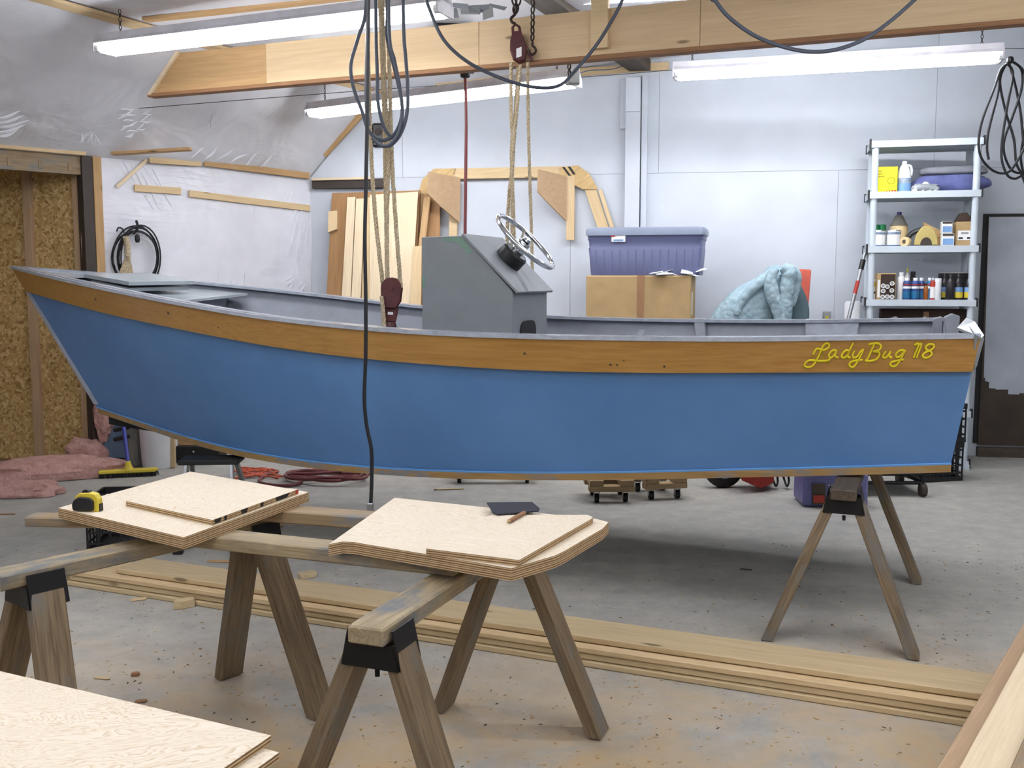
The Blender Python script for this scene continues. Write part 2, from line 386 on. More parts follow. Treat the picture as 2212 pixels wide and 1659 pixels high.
# ------------------------------------------------------------------ the room
def ub(x, y): return (bw(x, y)-WB0).dot(UB)
def wp(u, z, off=0.0): return WB0 + UB*u + NB*off + V((0, 0, z))
fl = MB().box((-1.5, 3.2, -0.05), (20, 14, 0.1)).build('floor', 'concrete'); struct(fl, 'grey concrete floor dusted with sawdust', 'floor')
uC = (CORN-WB0).dot(UB); uR = (RAKE-WB0).dot(UB); uE = 2.4
zr = RAKE.z + (uE-uR)*(CEI.z-RAKE.z)/((CEI-RAKE).dot(UB))
def ceil_z(u): return RAKE.z + (u-uR)*(zr-RAKE.z)/(uE-uR)
wall_back = MB().prism([wp(uC, 0), wp(uE, 0), wp(uE, zr), wp(uR, RAKE.z), wp(uC, EAVE)], -NB*0.1).build('wall_back', 'wall_gap')
struct(wall_back, 'white painted panel wall behind the boat', 'wall')
def wpanel(poly):
    return MB().prism([wp(u, z) for u, z in poly], NB*0.008).build('panel', 'wall_white', wall_back)
zs = bw(1500, 373).z; g = 0.0012
uu = [uC, ub(1232, 600), ub(1807, 500), uE]
for a, b in zip(uu, uu[1:]): wpanel([(a+g, 0), (b-g, 0), (b-g, zs-g), (a+g, zs-g)])
u1, u2, u0 = ub(1423, 320), ub(2020, 270), ub(870, 320)
zk = EAVE + (RAKE.z-EAVE)*0.0
def rake_z(u): return EAVE + (u-uC)*(RAKE.z-EAVE)/(uR-uC)
us = uC + (zs-EAVE)*(uR-uC)/(RAKE.z-EAVE) if zs > EAVE else uC
wpanel([(us+g, zs+g), (u0-g, zs+g), (u0-g, ceil_z(u0)), (uR, RAKE.z)])
for a, b in ((u0, u1), (u1, u2), (u2, uE)):
    wpanel([(a+g, zs+g), (b-g, zs+g), (b-g, ceil_z(b)), (a+g, ceil_z(a))])

EP = lw(222, 600); tE = (V((CORN.x, CORN.y, 0))-V((EP.x, EP.y, 0))).length
C0 = V((CORN.x, CORN.y, 0)); E0 = C0 - DL*tE
Z = lambda p, z: V((p.x, p.y, z))
wl = MB().prism([C0, E0, Z(E0, EAVE), Z(C0, EAVE)], -NL*0.1).build('wall_left', 'plastic_sheet'); struct(wl, 'eave wall wrapped in wrinkled clear plastic sheeting', 'wall')
N0 = C0 - DL*(tE+1.9); Q0 = N0 - DB*10.0
wf = MB().prism([N0, Q0, Z(Q0, EAVE), Z(N0, EAVE)], V((-0.1, 0.03, 0))).build('wall_side', 'plastic_sheet'); struct(wf, 'plastic covered eave wall past the opening', 'wall')
# recess behind the opening, with a board wall on studs
RD = V((-0.975, 0.222, 0)).normalized(); RNn = V((RD.y, -RD.x, 0)); RNn = RNn if RNn.y < 0 else -RNn     # recess wall, facing the room
X0 = E0 + RD*2.2
wo = MB().prism([E0+RD*0.08, X0, Z(X0, 2.5), Z(E0+RD*0.08, 2.5)], -RNn*0.08).build('wall_recess', 'brown_ply'); struct(wo, 'oriented strand board wall of the side recess', 'wall')
def rw(x, y, off=0.0): return onp(x, y, E0 + RNn*off, RNn)
def rwpanel(xa, xb):
    a, b = rw(xa, 600), rw(xb, 600); a.z = b.z = 0.02
    MB().prism([a, b, Z(b, 2.5), Z(a, 2.5)], RNn*0.012).build('board', 'osb', wo)
rwpanel(-160, 66); rwpanel(68, 172); rwpanel(174, 206)
for xa in (68, 175):
    p = rw(xa, 600, 0.03); board('stud', Z(p, 0.0), Z(p, 2.48), 0.062, 0.04, 'grey_brown_board', wo, up=RNn)
NX = N0 - NL*1.2
wr = MB().prism([X0, NX, Z(NX, 2.5), Z(X0, 2.5)], -NL*0.08).build('wall_recess_back', 'osb'); struct(wr, 'end wall of the side recess', 'wall')
wn = MB().prism([N0-NL*0.1, NX, Z(NX, 2.5), Z(N0-NL*0.1, 2.5)], -DL*0.08).build('wall_recess_near', 'osb'); struct(wn, 'near wall of the side recess', 'wall')
MBc = MB().prism([Z(E0, 2.5), Z(X0, 2.5), Z(NX, 2.5), Z(N0, 2.5)], V((0, 0, 0.08))).build('ceiling_recess', 'osb'); struct(MBc, 'board ceiling of the side recess', 'ceiling')
# posts at the corner of the opening
o = board('trim_1', Z(E0, 0)-DL*0.02, Z(E0, EAVE)-DL*0.02, 0.06, 0.06, 'tan_board', up=NL); struct(o, 'tan wooden jamb post beside the plastic wall', 'trim')
p = E0 - DL*0.09 - NL*0.02
o = board('trim_2', Z(p, 0), Z(p, EAVE), 0.075, 0.09, 'brown_steel', up=NL); struct(o, 'dark steel post at the recess opening', 'trim')
# header over the opening: ribbed board plus its plywood strip
h0, h1 = lw(205, 352, -0.02), lw(-140, 300, -0.02)
hd = empty('trim_3', (h0.x, h0.y, 0)); struct(hd, 'stained plywood header over the recess opening', 'trim')
zt, zb = lw(100, 310).z, lw(100, 372).z
a, b = E0-DL*0.1, N0
MB().prism([Z(a, zb), Z(b, zb), Z(b, EAVE), Z(a, EAVE)], -NL*0.05).build('header_board', 'old_pine', hd, frame_x(a, b, NL))
n = 9
for i in range(n):
    q = a.lerp(b, (i+0.5)/n); board('rib', Z(q, zb+0.02), Z(q, EAVE-0.05), 0.03, 0.008, 'old_pine', hd, up=NL)
# strips nailed along the eave and on the plastic wall
k = 4
def strip(p0, p1, w, t, mat, up, label):
    global k
    o = board('trim_%d' % k, p0, p1, w, t, mat, up=up); struct(o, label, 'trim'); k += 1; return o
strip(Z(a, EAVE+0.03)+NL*0.03, Z(b, EAVE+0.03)+NL*0.03, 0.06, 0.02, 'new_pine', NL, 'pine batten along the eave above the recess opening')
strip(lw(322, 345, 0.03), lw(434, 352, 0.03), 0.05, 0.02, 'new_pine', NL, 'short pine batten at the eave nearest the post')
strip(lw(440, 351, 0.03), lw(668, 380, 0.03), 0.05, 0.02, 'tan_board', NL, 'long pine batten at the eave towards the corner')
strip(lw(290, 406, 0.012), lw(390, 413, 0.012), 0.05, 0.02, 'new_pine', NL, 'short pine batten nailed on the plastic wall')
strip(lw(408, 418, 0.012), lw(669, 450, 0.012), 0.05, 0.02, 'new_pine', NL, 'long sloping pine batten nailed on the plastic wall')
strip(lw(244, 332, 0.05), lw(412, 322, 0.42), 0.09, 0.02, 'tan_board', (0, 0, 1), 'loose board jutting from the eave corner')
strip(lw(252, 404, 0.015), lw(318, 345, 0.015), 0.025, 0.012, 'bleached_board', NL, 'thin diagonal lath on the plastic wall')
strip(bw(700, 335, 0.03), bw(828, 195, 0.03), 0.05, 0.02, 'tan_board', NB, 'batten following the rake of the back wall')
strip(bw(940, 178, 0.03), bw(1445, 142, 0.03), 0.06, 0.02, 'new_pine', NB, 'pine batten along the top of the back wall')
o = board('trim_%d' % k, bw(676, 398, 0.03), bw(830, 396, 0.03), 0.075, 0.05, 'brown_steel', up=NB); struct(o, 'dark brown steel ledge on the back wall', 'trim'); k += 1
strip(bw(676, 388, 0.05), bw(806, 385, 0.05), 0.02, 0.05, 'bleached_board', NB, 'pale lath on top of the dark steel ledge')

# roof: steep plastic slope, then the low upper ceiling
T = 13.5
rows = []
for i in range(28):
    t_ = T*i/27; te = t_*1.0; ev = CORN - DL*te if te < tE+1.9 else Z(N0, EAVE) - DB*(te-tE-1.9); br_ = RAKE - DB*t_
    rows.append([ev.lerp(br_, k_/4) for k_ in range(5)])
m = MB().grid(rows); m.grid([[p_+V((-0.06, 0, 0.1)) for p_ in r_] for r_ in rows]); slp = m.build('ceiling', 'plastic_sheet', smooth=True); struct(slp, 'steep ceiling slope covered in plastic sheeting', 'ceiling')
RE = wp(uE, zr); q = RE-RAKE
upc = MB().prism([RAKE, RE+UB*1.5, RE+UB*1.5-DB*T+UB*6, RAKE-DB*T], V((0, 0, 0.1))).build('ceiling_upper', 'plastic_sheet'); struct(upc, 'upper ceiling covered in white plastic', 'ceiling')
strip(RAKE-DB*0.15+NC*0.02, RAKE-DB*6+NC*0.02, 0.09, 0.02, 'new_pine', NC, 'pine batten along the ceiling break line')
strip(cl(312, 43, 0.02), cl(312, 43, 0.02)+UB*2.2+V((0, 0, 0.125)), 0.06, 0.02, 'tan_board', NC, 'batten running across the upper ceiling')
# pleats where the sheeting is stapled
random.seed(2)
def pleat(par, fn, x0, y0, x1, y1, w=0.016, h=0.008):
    a, b = fn(x0, y0, -0.002), fn(x1, y1, -0.002); nn = fn(x0, y0, 0.1)-fn(x0, y0, 0.0); nn.normalize(); d = (b-a).normalized(); sd = d.cross(nn)
    rows = []
    for i in range(7):
        f = i/6; c = a.lerp(b, f); k_ = math.sin(math.pi*min(1, f*0.93+0.05)); bend = nn*0.0 + sd*0.01*math.sin(f*4+x0)
        rows.append([c+bend-sd*w*k_, c+bend-sd*w*0.3*k_+nn*h*k_*0.7, c+bend+nn*h*k_, c+bend+sd*w*0.35*k_+nn*h*0.5*k_, c+bend+sd*w*k_])
    MB().grid(rows).build('pleat', 'plastic_sheet', par, smooth=True)
for i in range(9): x = 560+i*12; pleat(wl, lw, x, 392+i*3, x-18+random.uniform(-14, 4), 430+random.uniform(0, 40)+i*4)
for i in range(8): x = 640+i*3.6; pleat(wl, lw, x, 455+i*6, x-8+random.uniform(-16, 4), 560+random.uniform(0, 60), 0.014, 0.011)
for i in range(8): x = 262+i*9; pleat(wl, lw, x, 350+i*2, x+42+random.uniform(0, 20), 425+random.uniform(0, 40), 0.012, 0.006)
for i in range(6): x = 470+i*14; pleat(wl, lw, x, 590+random.uniform(-8, 6), x+random.uniform(-3, 3), 640, 0.01, 0.006)
for i in range(6): pleat(wl, lw, 632+i*5, 592+i*4, 612+i*7, 612+i*5, 0.01, 0.009)
for i in range(8): y = 232+i*8; pleat(slp, sl, 262+i*2-(i % 3)*6, y+8, 292+random.uniform(-6, 8), y, 0.0063, 0.0044)
for i in range(7): y = 228+i*8; pleat(slp, sl, 312-i*3, y+6, 334-i*3+random.uniform(-6, 6), y, 0.0054, 0.0039)
for i in range(5): y = 246+i*10; pleat(slp, sl, -6, y+8, 52+random.uniform(-12, 14), y-4, 0.0099, 0.0077)
for i in range(6): x = 170+i*9; pleat(slp, sl, x, 308+i*1.5, x+random.uniform(-10, 16), 288+random.uniform(-8, 6), 0.0063, 0.0044)
for i in range(6): x = 410+i*30; pleat(slp, sl, x, 340+i*4, x+34, 318+i*3+random.uniform(-8, 4), 0.0072, 0.0039)
for i in range(5): x = 350+i*16; pleat(slp, sl, x, 222+i, x+10, 236+random.uniform(0, 8), 0.0054, 0.0033)
pleat(slp, sl, 455, 280, 463, 240, 0.0054, 0.0044)
pleat(wl, lw, 672, 390, 668, 640, 0.03, 0.02)
XR = 5.2
yR = WB0.y + (XR-WB0.x)*WBK
o = MB().prism([V((XR, yR+0.05, 0)), V((XR, -3.4, 0)), V((XR, -3.4, 3.9)), V((XR, yR+0.05, 3.9))], V((0.1, 0, 0))).build('wall_right', 'wall_white'); struct(o, 'white wall out of view to the right', 'wall')
o = MB().prism([V((-11, -3.4, 0)), V((XR, -3.4, 0)), V((XR, -3.4, 3.9)), V((-11, -3.4, 3.9))], V((0, -0.1, 0))).build('wall_front', 'wall_white'); struct(o, 'white wall behind the viewer', 'wall')

# white post on the back wall and the dark purlin it carries
pc = bw(1376, 400); po = empty('trim_%d' % k, (pc.x, pc.y, 0)); struct(po, 'white painted post on the back wall', 'trim'); k += 1
def wpost(xa, xb, ya, yb, d0, d1, mat='wall_white', nm='post_board'):
    ua, ub_ = ub(xa, 300), ub(xb, 300); za = bw((xa+xb)/2, ya).z; zb_ = bw((xa+xb)/2, yb).z if yb else 0.0
    MB().prism([wp(ua, zb_, d0), wp(ub_, zb_, d0), wp(ub_, za, d0), wp(ua, za, d0)], NB*(d1-d0)).build(nm, mat, po, bevel=0.003)
wpost(1352, 1384, 172, None, 0.008, 0.10); wpost(1386, 1399, 165, None, 0.008, 0.07); wpost(1340, 1352, 172, 280, 0.008, 0.05, nm='post_block'); wpost(1352, 1383, 172, 246, 0.10, 0.115, nm='post_block')
pA = bw(1384, 136, 0.02); pB = at(1205, 6, 6.35)
o = board('trim_%d' % k, pA, pB+(pB-pA)*0.8, 0.16, 0.13, 'dark_timber'); struct(o, 'dark weathered purlin running from the white post', 'trim'); k += 1

# right end: a primed door in the back wall
dr = empty('door_1', tuple(wp(ub(2160, 900), 0))); struct(dr, 'brown door partly rolled with white primer', 'door')
ua = ub(2121, 700); zt = bw(2160, 468).z; zb_ = bw(2160, 960).z
MB().prism([wp(ua-0.03, 0.1, 0.008), wp(uE, 0.1, 0.008), wp(uE, zt+0.02, 0.008), wp(ua-0.03, zt+0.02, 0.008)], NB*0.02).build('door_gap', 'black_primer', dr)
MB().prism([wp(ua, zb_, 0.02), wp(uE, zb_, 0.02), wp(uE, zt, 0.02), wp(ua, zt, 0.02)], NB*0.025).build('door_leaf', 'brown_paint', dr)
edges = [(2121, 815), (2124, 815), (2124, 822), (2133, 824), (2133, 837), (2148, 838), (2148, 840), (2175, 840), (2175, 850), (2199, 851), (2199, 848), (2225, 848), (2225, 862), (2260, 862)]
pts = [wp(ub(x, 820), bw(x, y).z, 0.045) for x, y in edges]; pts += [wp(uE, pts[-1].z, 0.045), wp(uE, zt-0.005, 0.045), wp(ua+0.002, zt-0.005, 0.045)]
MB().prism(pts, NB*0.002).build('primer_coat', 'primer_white', dr)
o = MB().prism([wp(ub(2108, 960), 0, 0.008), wp(uE, 0, 0.008), wp(uE, bw(2160, 965).z, 0.008), wp(ub(2108, 960), bw(2160, 965).z, 0.008)], NB*0.05).build('baseboard_back', 'dark_timber'); struct(o, 'dark sill board under the primed door', 'baseboard')
o = MB().box(wp(ub(1785, 685), bw(1785, 685).z, 0.02), (0.06, 0.025, 0.09)).build('outlet_plate', 'grey_box', bevel=0.004)
MB().box(wp(ub(1785, 685), bw(1785, 685).z, 0.034), (0.02, 0.006, 0.02)).build('outlet_socket', 'yellow_plastic', o)
tag(o, 'small grey outlet box low on the white wall', 'outlet')

# ------------------------------------------------------------------ big beam
def slope_hit(x, y):
    best = None
    for i in range(0, 241):
        t_ = 1.0+4.0*i/240; ev = CORN - DL*t_ if t_ < tE+1.9 else Z(N0, EAVE) - DB*(t_-tE-1.9); br_ = RAKE - DB*t_
        for k_ in range(41):
            p_ = ev.lerp(br_, k_/40); d_ = p_-EYEP; zc = d_.dot(FW); e = abs(1106+F_PX*d_.x/zc-x)+abs(829.5-F_PX*d_.dot(UPV)/zc-y)
            if best is None or e < best[0]: best = (e, p_)
    return best[1]
bA = EYEP + (slope_hit(325, 203)-EYEP)*0.972
ea = math.radians(22); EB = V((math.cos(ea), -math.sin(ea), 0)); NBm = V((-math.sin(ea), -math.cos(ea), 0))
bh = 0.25; tb = 0.09
beam = thing('roof_beam', bA, 'long pale pine box beam crossing above the boat', 'beam')
zb0 = bA.z; dxt = 0.24
def beam_piece(nm, u0, u1, z0, z1, n0, n1, mat, slant=(0, 0)):
    q = lambda u, z, n_: bA + EB*u + NBm*n_ + V((0, 0, z))
    m = MB().prism([q(u0, z0, n0), q(u1, z0, n0), q(u1+slant[1], z1, n0), q(u0+slant[0], z1, n0)], NBm*(n1-n0))
    return m.build(nm, mat, beam, frame_x(q(u0, z0, n0), q(u1, z0, n0), NBm), bevel=0.002)
ug = 0.92
beam_piece('end_gusset', 0.02, ug, 0.012, bh, 0.0, 0.012, 'tan_board', (dxt, 0))
cuts = [ug, 2.35, 3.6, 5.2, 8.5]
for a, b in zip(cuts, cuts[1:]): beam_piece('face_board', a+0.001, b-0.001, 0.012, bh, 0.0, 0.022, 'beam_pine')
beam_piece('bottom_strip', 0.0, 8.5, -0.012, 0.010, -0.045, 0.03, 'reddish_edge')
beam_piece('core', 0.03, 8.5, 0.012, bh, -0.045, -0.001, 'beam_pine', (dxt, 0))
beam_piece('end_batten', 0.0, 0.03, 0.0, bh+0.005, 0.012, 0.035, 'bleached_board', (dxt, dxt))
# the short cleat on the beam's face
cx = at(1223, 60, 6.0); uc = (cx-bA).dot(EB)
beam_piece('cleat', 3.02, 3.115, 0.04, 0.34, 0.022, 0.06, 'new_pine')

# ------------------------------------------------------------------ fluorescent fixtures
def chain(nm, p0, p1, parent, ln=0.028, r=0.0022, mat='dark_chain'):
    d = (p1-p0); n = max(2, int(d.length/(ln*0.74))); x = d.normalized(); y = x.orthogonal().normalized(); z = x.cross(y); out = []
    me = None
    for i in range(n):
        c = p0.lerp(p1, (i+0.5)/n); a, b = (y, z) if i % 2 else (z, y)
        M = Matrix((x, a, b)).transposed().to_4x4(); M.translation = c
        if me is None:
            m = MB(); h = ln/2-r; w = ln*0.26; pts = []
            for j in range(12):
                t_ = 2*math.pi*j/12; pts.append(M @ V((math.cos(t_)*h, math.sin(t_)*w, 0)))
            o = m.tube(pts, r, 5, closed=True).build(nm, mat, parent, M, smooth=True); me = o.data
        else:
            o = bpy.data.objects.new(nm, me); COL.objects.link(o); place(o, M, parent)
def ceil_at(x, y):
    f = lambda P, N: P.z - ((x-P.x)*N.x + (y-P.y)*N.y)/N.z
    return min(f(CORN, NS), f(RAKE, NC))
def fixture(pl, pr, label, chains=(0.06, 0.94), up=0.5, group='fluorescent ceiling fixtures'):
    pl, pr = V(pl), V(pr); t = thing('fluorescent_fixture', (pl+pr)/2, label, 'light fixture', group)
    x = (pr-pl).normalized(); y = V((0, 0, 1)).cross(x).normalized(); z = V((0, 0, 1)); L = (pr-pl).length
    q = lambda s, a, b: pl + x*s + y*a + z*b
    prof = [(-0.086, 0.026), (-0.055, 0.05), (-0.05, 0.085), (0.05, 0.085), (0.055, 0.05), (0.086, 0.026), (0.080, 0.024), (0.045, 0.044), (-0.045, 0.044), (-0.080, 0.024)]
    MB().prism([q(0, a, b) for a, b in prof], x*L).build('housing', 'white_enamel', t)
    for s in (0.0, L-0.012):
        MB().prism([q(s, a, b) for a, b in [(-0.086, -0.02), (-0.086, 0.026), (-0.05, 0.086), (0.05, 0.086), (0.086, 0.026), (0.086, -0.02)]], x*0.012).build('end_plate', 'white_enamel', t)
    for a in (-0.058, 0.058):
        MB().tube([q(0.03, a, 0.0), q(L-0.03, a, 0.0)], 0.023, 8, cap=False).build('tube', 'tube_light', t, smooth=True)
        for s in (0.015, L-0.03): MB().tube([q(s, a, 0.0), q(s+0.02, a, 0.0)], 0.024, 10).build('lamp_holder', 'white_plastic', t)
    for f in chains:
        p = q(L*f, 0, 0.085); chain('chain_link', p, V((p.x, p.y, ceil_at(p.x, p.y)-0.006)), t)
    return t
zc_ = lambda x, y: RAKE.z + 0.0
fixture((-2.36, 6.05, 2.66), (-0.325, 5.17, 2.66), 'fluorescent strip light above the bow, nearest the plastic ceiling slope', up=0.2)
fixture((-1.51, 7.85, 2.58), (0.40, 6.59, 2.58), 'fluorescent strip light hanging behind the ropes under the beam', up=0.33)
fixture((1.10, 7.10, 2.72), (3.06, 6.53, 2.72), 'fluorescent strip light over the shelving unit', up=0.2)
l4a = at(1236, -3, 6.3); l4b = l4a+V((2.35, -0.45, 0))
fixture(l4a, l4b, 'fluorescent strip light only just showing at the top edge', up=0.12)
for a, b, lb in (((-2.9, 3.15), (-0.5, 3.0), 'over the tape measure'), ((0.7, 2.95), (3.1, 2.75), 'over the stacked boards'), ((-2.9, 1.1), (-0.5, 1.0), 'above the viewer on the recess side'), ((0.9, 1.0), (3.3, 0.9), 'above the viewer on the shelving side'), ((-2.9, -1.2), (-0.5, -1.3), 'behind the viewer on the recess side'), ((0.9, -1.3), (3.3, -1.4), 'behind the viewer on the shelving side')):
    fixture((a[0], a[1], 2.78), (b[0], b[1], 2.78), 'fluorescent strip light out of view ' + lb, group='fixtures overhead out of view')

# ------------------------------------------------------------------ the boat
BS = V((1.932, 4.359, 0)); BAX = V((-0.94, 0.341, 0)).normalized(); BT = V((0.341, 0.94, 0)).normalized()
def bp(s, b, z): return BS + BAX*s - BT*b + V((0, 0, z))          # s from the transom forward, b towards the viewer's side
TAB = np.array([  # u, gunwale s, half beam, z, chine s, half beam, z, rail share of the side
(0.00, 0.000, 0.808, 1.157, 0.070, 0.694, 0.665, 0.278), (0.08, 0.419, 0.846, 1.144, 0.435, 0.714, 0.633, 0.264),
(0.16, 0.838, 0.880, 1.133, 0.801, 0.728, 0.603, 0.257), (0.24, 1.256, 0.906, 1.129, 1.166, 0.736, 0.572, 0.256),
(0.32, 1.675, 0.922, 1.129, 1.532, 0.736, 0.543, 0.248), (0.40, 2.094, 0.925, 1.137, 1.897, 0.727, 0.520, 0.232),
(0.48, 2.513, 0.908, 1.158, 2.263, 0.694, 0.501, 0.220), (0.56, 2.932, 0.866, 1.190, 2.628, 0.640, 0.489, 0.207),
(0.64, 3.350, 0.791, 1.234, 2.994, 0.563, 0.486, 0.195), (0.72, 3.769, 0.682, 1.281, 3.359, 0.464, 0.494, 0.190),
(0.80, 4.188, 0.533, 1.326, 3.725, 0.347, 0.516, 0.190), (0.87, 4.554, 0.375, 1.364, 4.044, 0.229, 0.543, 0.186),
(0.93, 4.869, 0.215, 1.395, 4.318, 0.124, 0.567, 0.184), (0.97, 5.078, 0.096, 1.414, 4.501, 0.053, 0.583, 0.182),
(1.00, 5.235, 0.000, 1.427, 4.638, 0.000, 0.595, 0.182)])
def cat_rom(u):
    i = int(np.clip(np.searchsorted(TAB[:, 0], u, 'right')-1, 0, len(TAB)-2)); x = TAB[:, 0]
    h = x[i+1]-x[i]; t = (u-x[i])/h
    def sl_(j):
        if j == 0: return (TAB[1]-TAB[0])/(x[1]-x[0])
        if j == len(TAB)-1: return (TAB[-1]-TAB[-2])/(x[-1]-x[-2])
        return (TAB[j+1]-TAB[j-1])/(x[j+1]-x[j-1])
    m0, m1 = sl_(i)*h, sl_(i+1)*h
    return (2*t**3-3*t*t+1)*TAB[i]+(t**3-2*t*t+t)*m0+(-2*t**3+3*t*t)*TAB[i+1]+(t**3-t*t)*m1
US = np.linspace(0, 1, 49); ST = [cat_rom(u) for u in US]
def side(st, f, sg, out=0.0):
    """point on the hull side: f 0 at the gunwale, 1 at the chine; out = outward offset"""
    _, s0, b0, z0, s1, b1, z1, _ = st
    return bp(s0+(s1-s0)*f, sg*(max(b0+(b1-b0)*f, 0.0)+out), z0+(z1-z0)*f)
def band(name, mat, sg, f0, f1, o0, o1, parent, sub=3, u0=0, u1=None, smooth=True, M=None):
    """closed strip of the hull side between shares f0 and f1 and offsets o0 and o1"""
    rows = []
    for st in ST[u0:u1]:
        a = f0(st) if callable(f0) else f0; b = f1(st) if callable(f1) else f1
        fs = [a+(b-a)*k/sub for k in range(sub+1)]
        rows.append([side(st, f, sg, o1) for f in fs] + [side(st, f, sg, o0) for f in fs[::-1]])
    m = MB().grid(rows, closed=True); n = len(rows[0]); e = len(m.v)-n
    m.f.append(tuple(range(n))); m.mi.append(0); m.f.append(tuple(range(e, e+n))[::-1]); m.mi.append(0)
    return m.build(name, mat, parent, M, smooth=smooth)
boat = thing('skiff_boat', bp(2.2, 0, 0.5), 'blue painted wooden skiff with varnished rail resting on trestles', 'boat')
MR = frame_x(bp(0, 0, 0.9), bp(5, 0, 0.9)); 
rl = lambda st: st[7]
for sg in (1, -1):
    hs = band('hull_side', 'hull_blue', sg, 0.0, 1.0, -0.006, 0.0, boat, 6)
    band('inner_side', 'hull_grey', sg, 0.0, 0.97, -0.022, -0.007, boat, 3)
    rail = band('sheer_rail', 'varnished_rail', sg, 0.012, rl, 0.001, 0.024, boat, 3, M=MR)
    if sg == 1: near_rail = rail
    rows = []
    for st in ST:
        bo = st[2]+0.027; bi = max(st[2]-0.075, 0.0); z = st[3]
        rows.append([bp(st[1], sg*bo, z-0.016), bp(st[1], sg*bo, z), bp(st[1], sg*bi, z), bp(st[1], sg*bi, z-0.016)])
    m = MB().grid(rows, closed=True); m.add(rows[0], [(0, 1, 2, 3)]); m.add(rows[-1], [(0, 1, 2, 3)])
    m.build('gunwale_cap', 'cap_grey', boat, smooth=True)
    rows = []
    for st in ST:
        b, s, z = st[5], st[4], st[6]
        rows.append([bp(s, sg*(b+0.012), z), bp(s, sg*(b+0.012), z-0.028), bp(s, sg*max(b-0.03, 0), z-0.028), bp(s, sg*max(b-0.03, 0), z)])
    m = MB().grid(rows, closed=True); m.add(rows[0], [(0, 1, 2, 3)]); m.add(rows[-1], [(0, 1, 2, 3)])
    m.build('chine_strip', 'chine_wood', boat, MR, smooth=True)
    MB().tube([bp(st[4], sg*(st[5]+0.008), st[6]+0.003) for st in ST], 0.005, 5).build('chine_highlight', 'highlight_blue', boat, smooth=True)  # paler blue bead paints in the highlight along the panel's lower edge
rows = [[bp(st[4], st[5]*k, st[6]-0.026) for k in (1, 0.5, 0, -0.5, -1)] for st in ST]
m = MB().grid(rows); m.grid([[p+V((0, 0, 0.02)) for p in r] for r in rows]); m.build('bottom', 'hull_black', boat, smooth=True)
rows = [[bp(st[4], 0.03*k, st[6]-0.03-d) for k, d in ((1, 0), (1, 0.05), (-1, 0.05), (-1, 0))] for st in ST[16:-1]]
m = MB().grid(rows, closed=True); m.build('keel', 'hull_black', boat)
rows = [[bp(st[4], max(st[5]-0.01, 0)*k, st[6]+0.06) for k in (1, 0, -1)] for st in ST[:40]]
MB().grid(rows).build('sole', 'hull_grey', boat)
# stem at the bow
G, Cc = ST[-1], ST[-1]
stp = [bp(5.20, 0, 1.40), bp(5.238, 0, 1.41), bp(4.642, 0, 0.59), bp(4.60, 0, 0.595)]; m = MB().prism([p_+BT*0.006 for p_ in stp], -BT*0.012)
m.build('stem', 'hull_blue', boat)
# transom
s0, b0, z0, s1, b1, z1 = TAB[0][1:7]
pts = [bp(s0+0.004, b0-0.012, z0-0.012), bp(s1+0.004, b1-0.012, z1-0.02), bp(s1+0.004, -b1+0.012, z1-0.02), bp(s0+0.004, -b0+0.012, z0-0.012), bp(s0+0.02, -0.35, 0.98), bp(s0+0.02, 0.35, 0.98)]
MB().prism(pts, BAX*0.035).build('transom', 'hull_grey', boat)
for Yk, pk_ in ((4.95, [(2018, 688), (2036, 684), (2034, 760), (2006, 760)]), (4.72, [(2040, 686), (2057, 678), (2074, 683), (2068, 760), (2044, 760)])):
    MB().prism([at(x, y, Yk) for x, y in pk_], BT*0.09).build('transom_knee', 'hull_grey', boat, bevel=0.004)
# frames and panel on the far inside
def far_in(s, z, off):
    u = np.interp(s, TAB[:, 1], TAB[:, 0]); st = cat_rom(u); f = (st[3]-z)/(st[3]-st[6]); p = side(st, f, -1, -0.022-off); return p
for s in (1.27,):
    MB().prism([far_in(s-0.03, 1.135, 0), far_in(s+0.03, 1.135, 0), far_in(s+0.03, 0.75, 0), far_in(s-0.03, 0.75, 0)], -BT*0.045).build('frame', 'hull_grey', boat, bevel=0.004)
MB().prism([far_in(0.44, 1.14, 0), far_in(0.71, 1.14, 0), far_in(0.71, 0.8, 0), far_in(0.44, 0.8, 0)], -BT*0.035).build('side_locker', 'cap_grey', boat, bevel=0.006)
# small cleat of clear plastic on the near gunwale
p = at(1380, 722, 3.98); MB().prism([p+V((-0.014, 0, -0.012)), p+V((0.012, 0, -0.012)), p+V((0.024, 0, 0.018)), p+V((0.002, 0, 0.018))], BT*0.006).build('cap_tab', 'clear_film', boat)
# bow: foredeck and seat
rows = [[bp(st[1], max(st[2]-0.06, 0)*k, st[3]-0.012) for k in (1, 0, -1)] for st in ST[42:]]
m = MB().grid(rows); m.grid([[p-V((0, 0, 0.012)) for p in r] for r in rows]); m.build('foredeck', 'cap_grey', boat)
seat = [bp(3.70, 0.50, 1.235), bp(3.95, -0.52, 1.262), bp(4.25, -0.46, 1.29), bp(4.72, -0.2, 1.33), bp(4.72, 0.2, 1.33), bp(4.2, 0.46, 1.28)]
MB().prism(seat, V((0, 0, -0.014))).build('bow_seat', 'board_grey', boat)
MB().prism([bp(3.86, 0.48, 1.22), bp(4.05, -0.46, 1.24), bp(4.05, -0.20, 0.62), bp(3.86, 0.22, 0.62)], BAX*0.012).build('bow_bulkhead', 'hull_grey', boat)
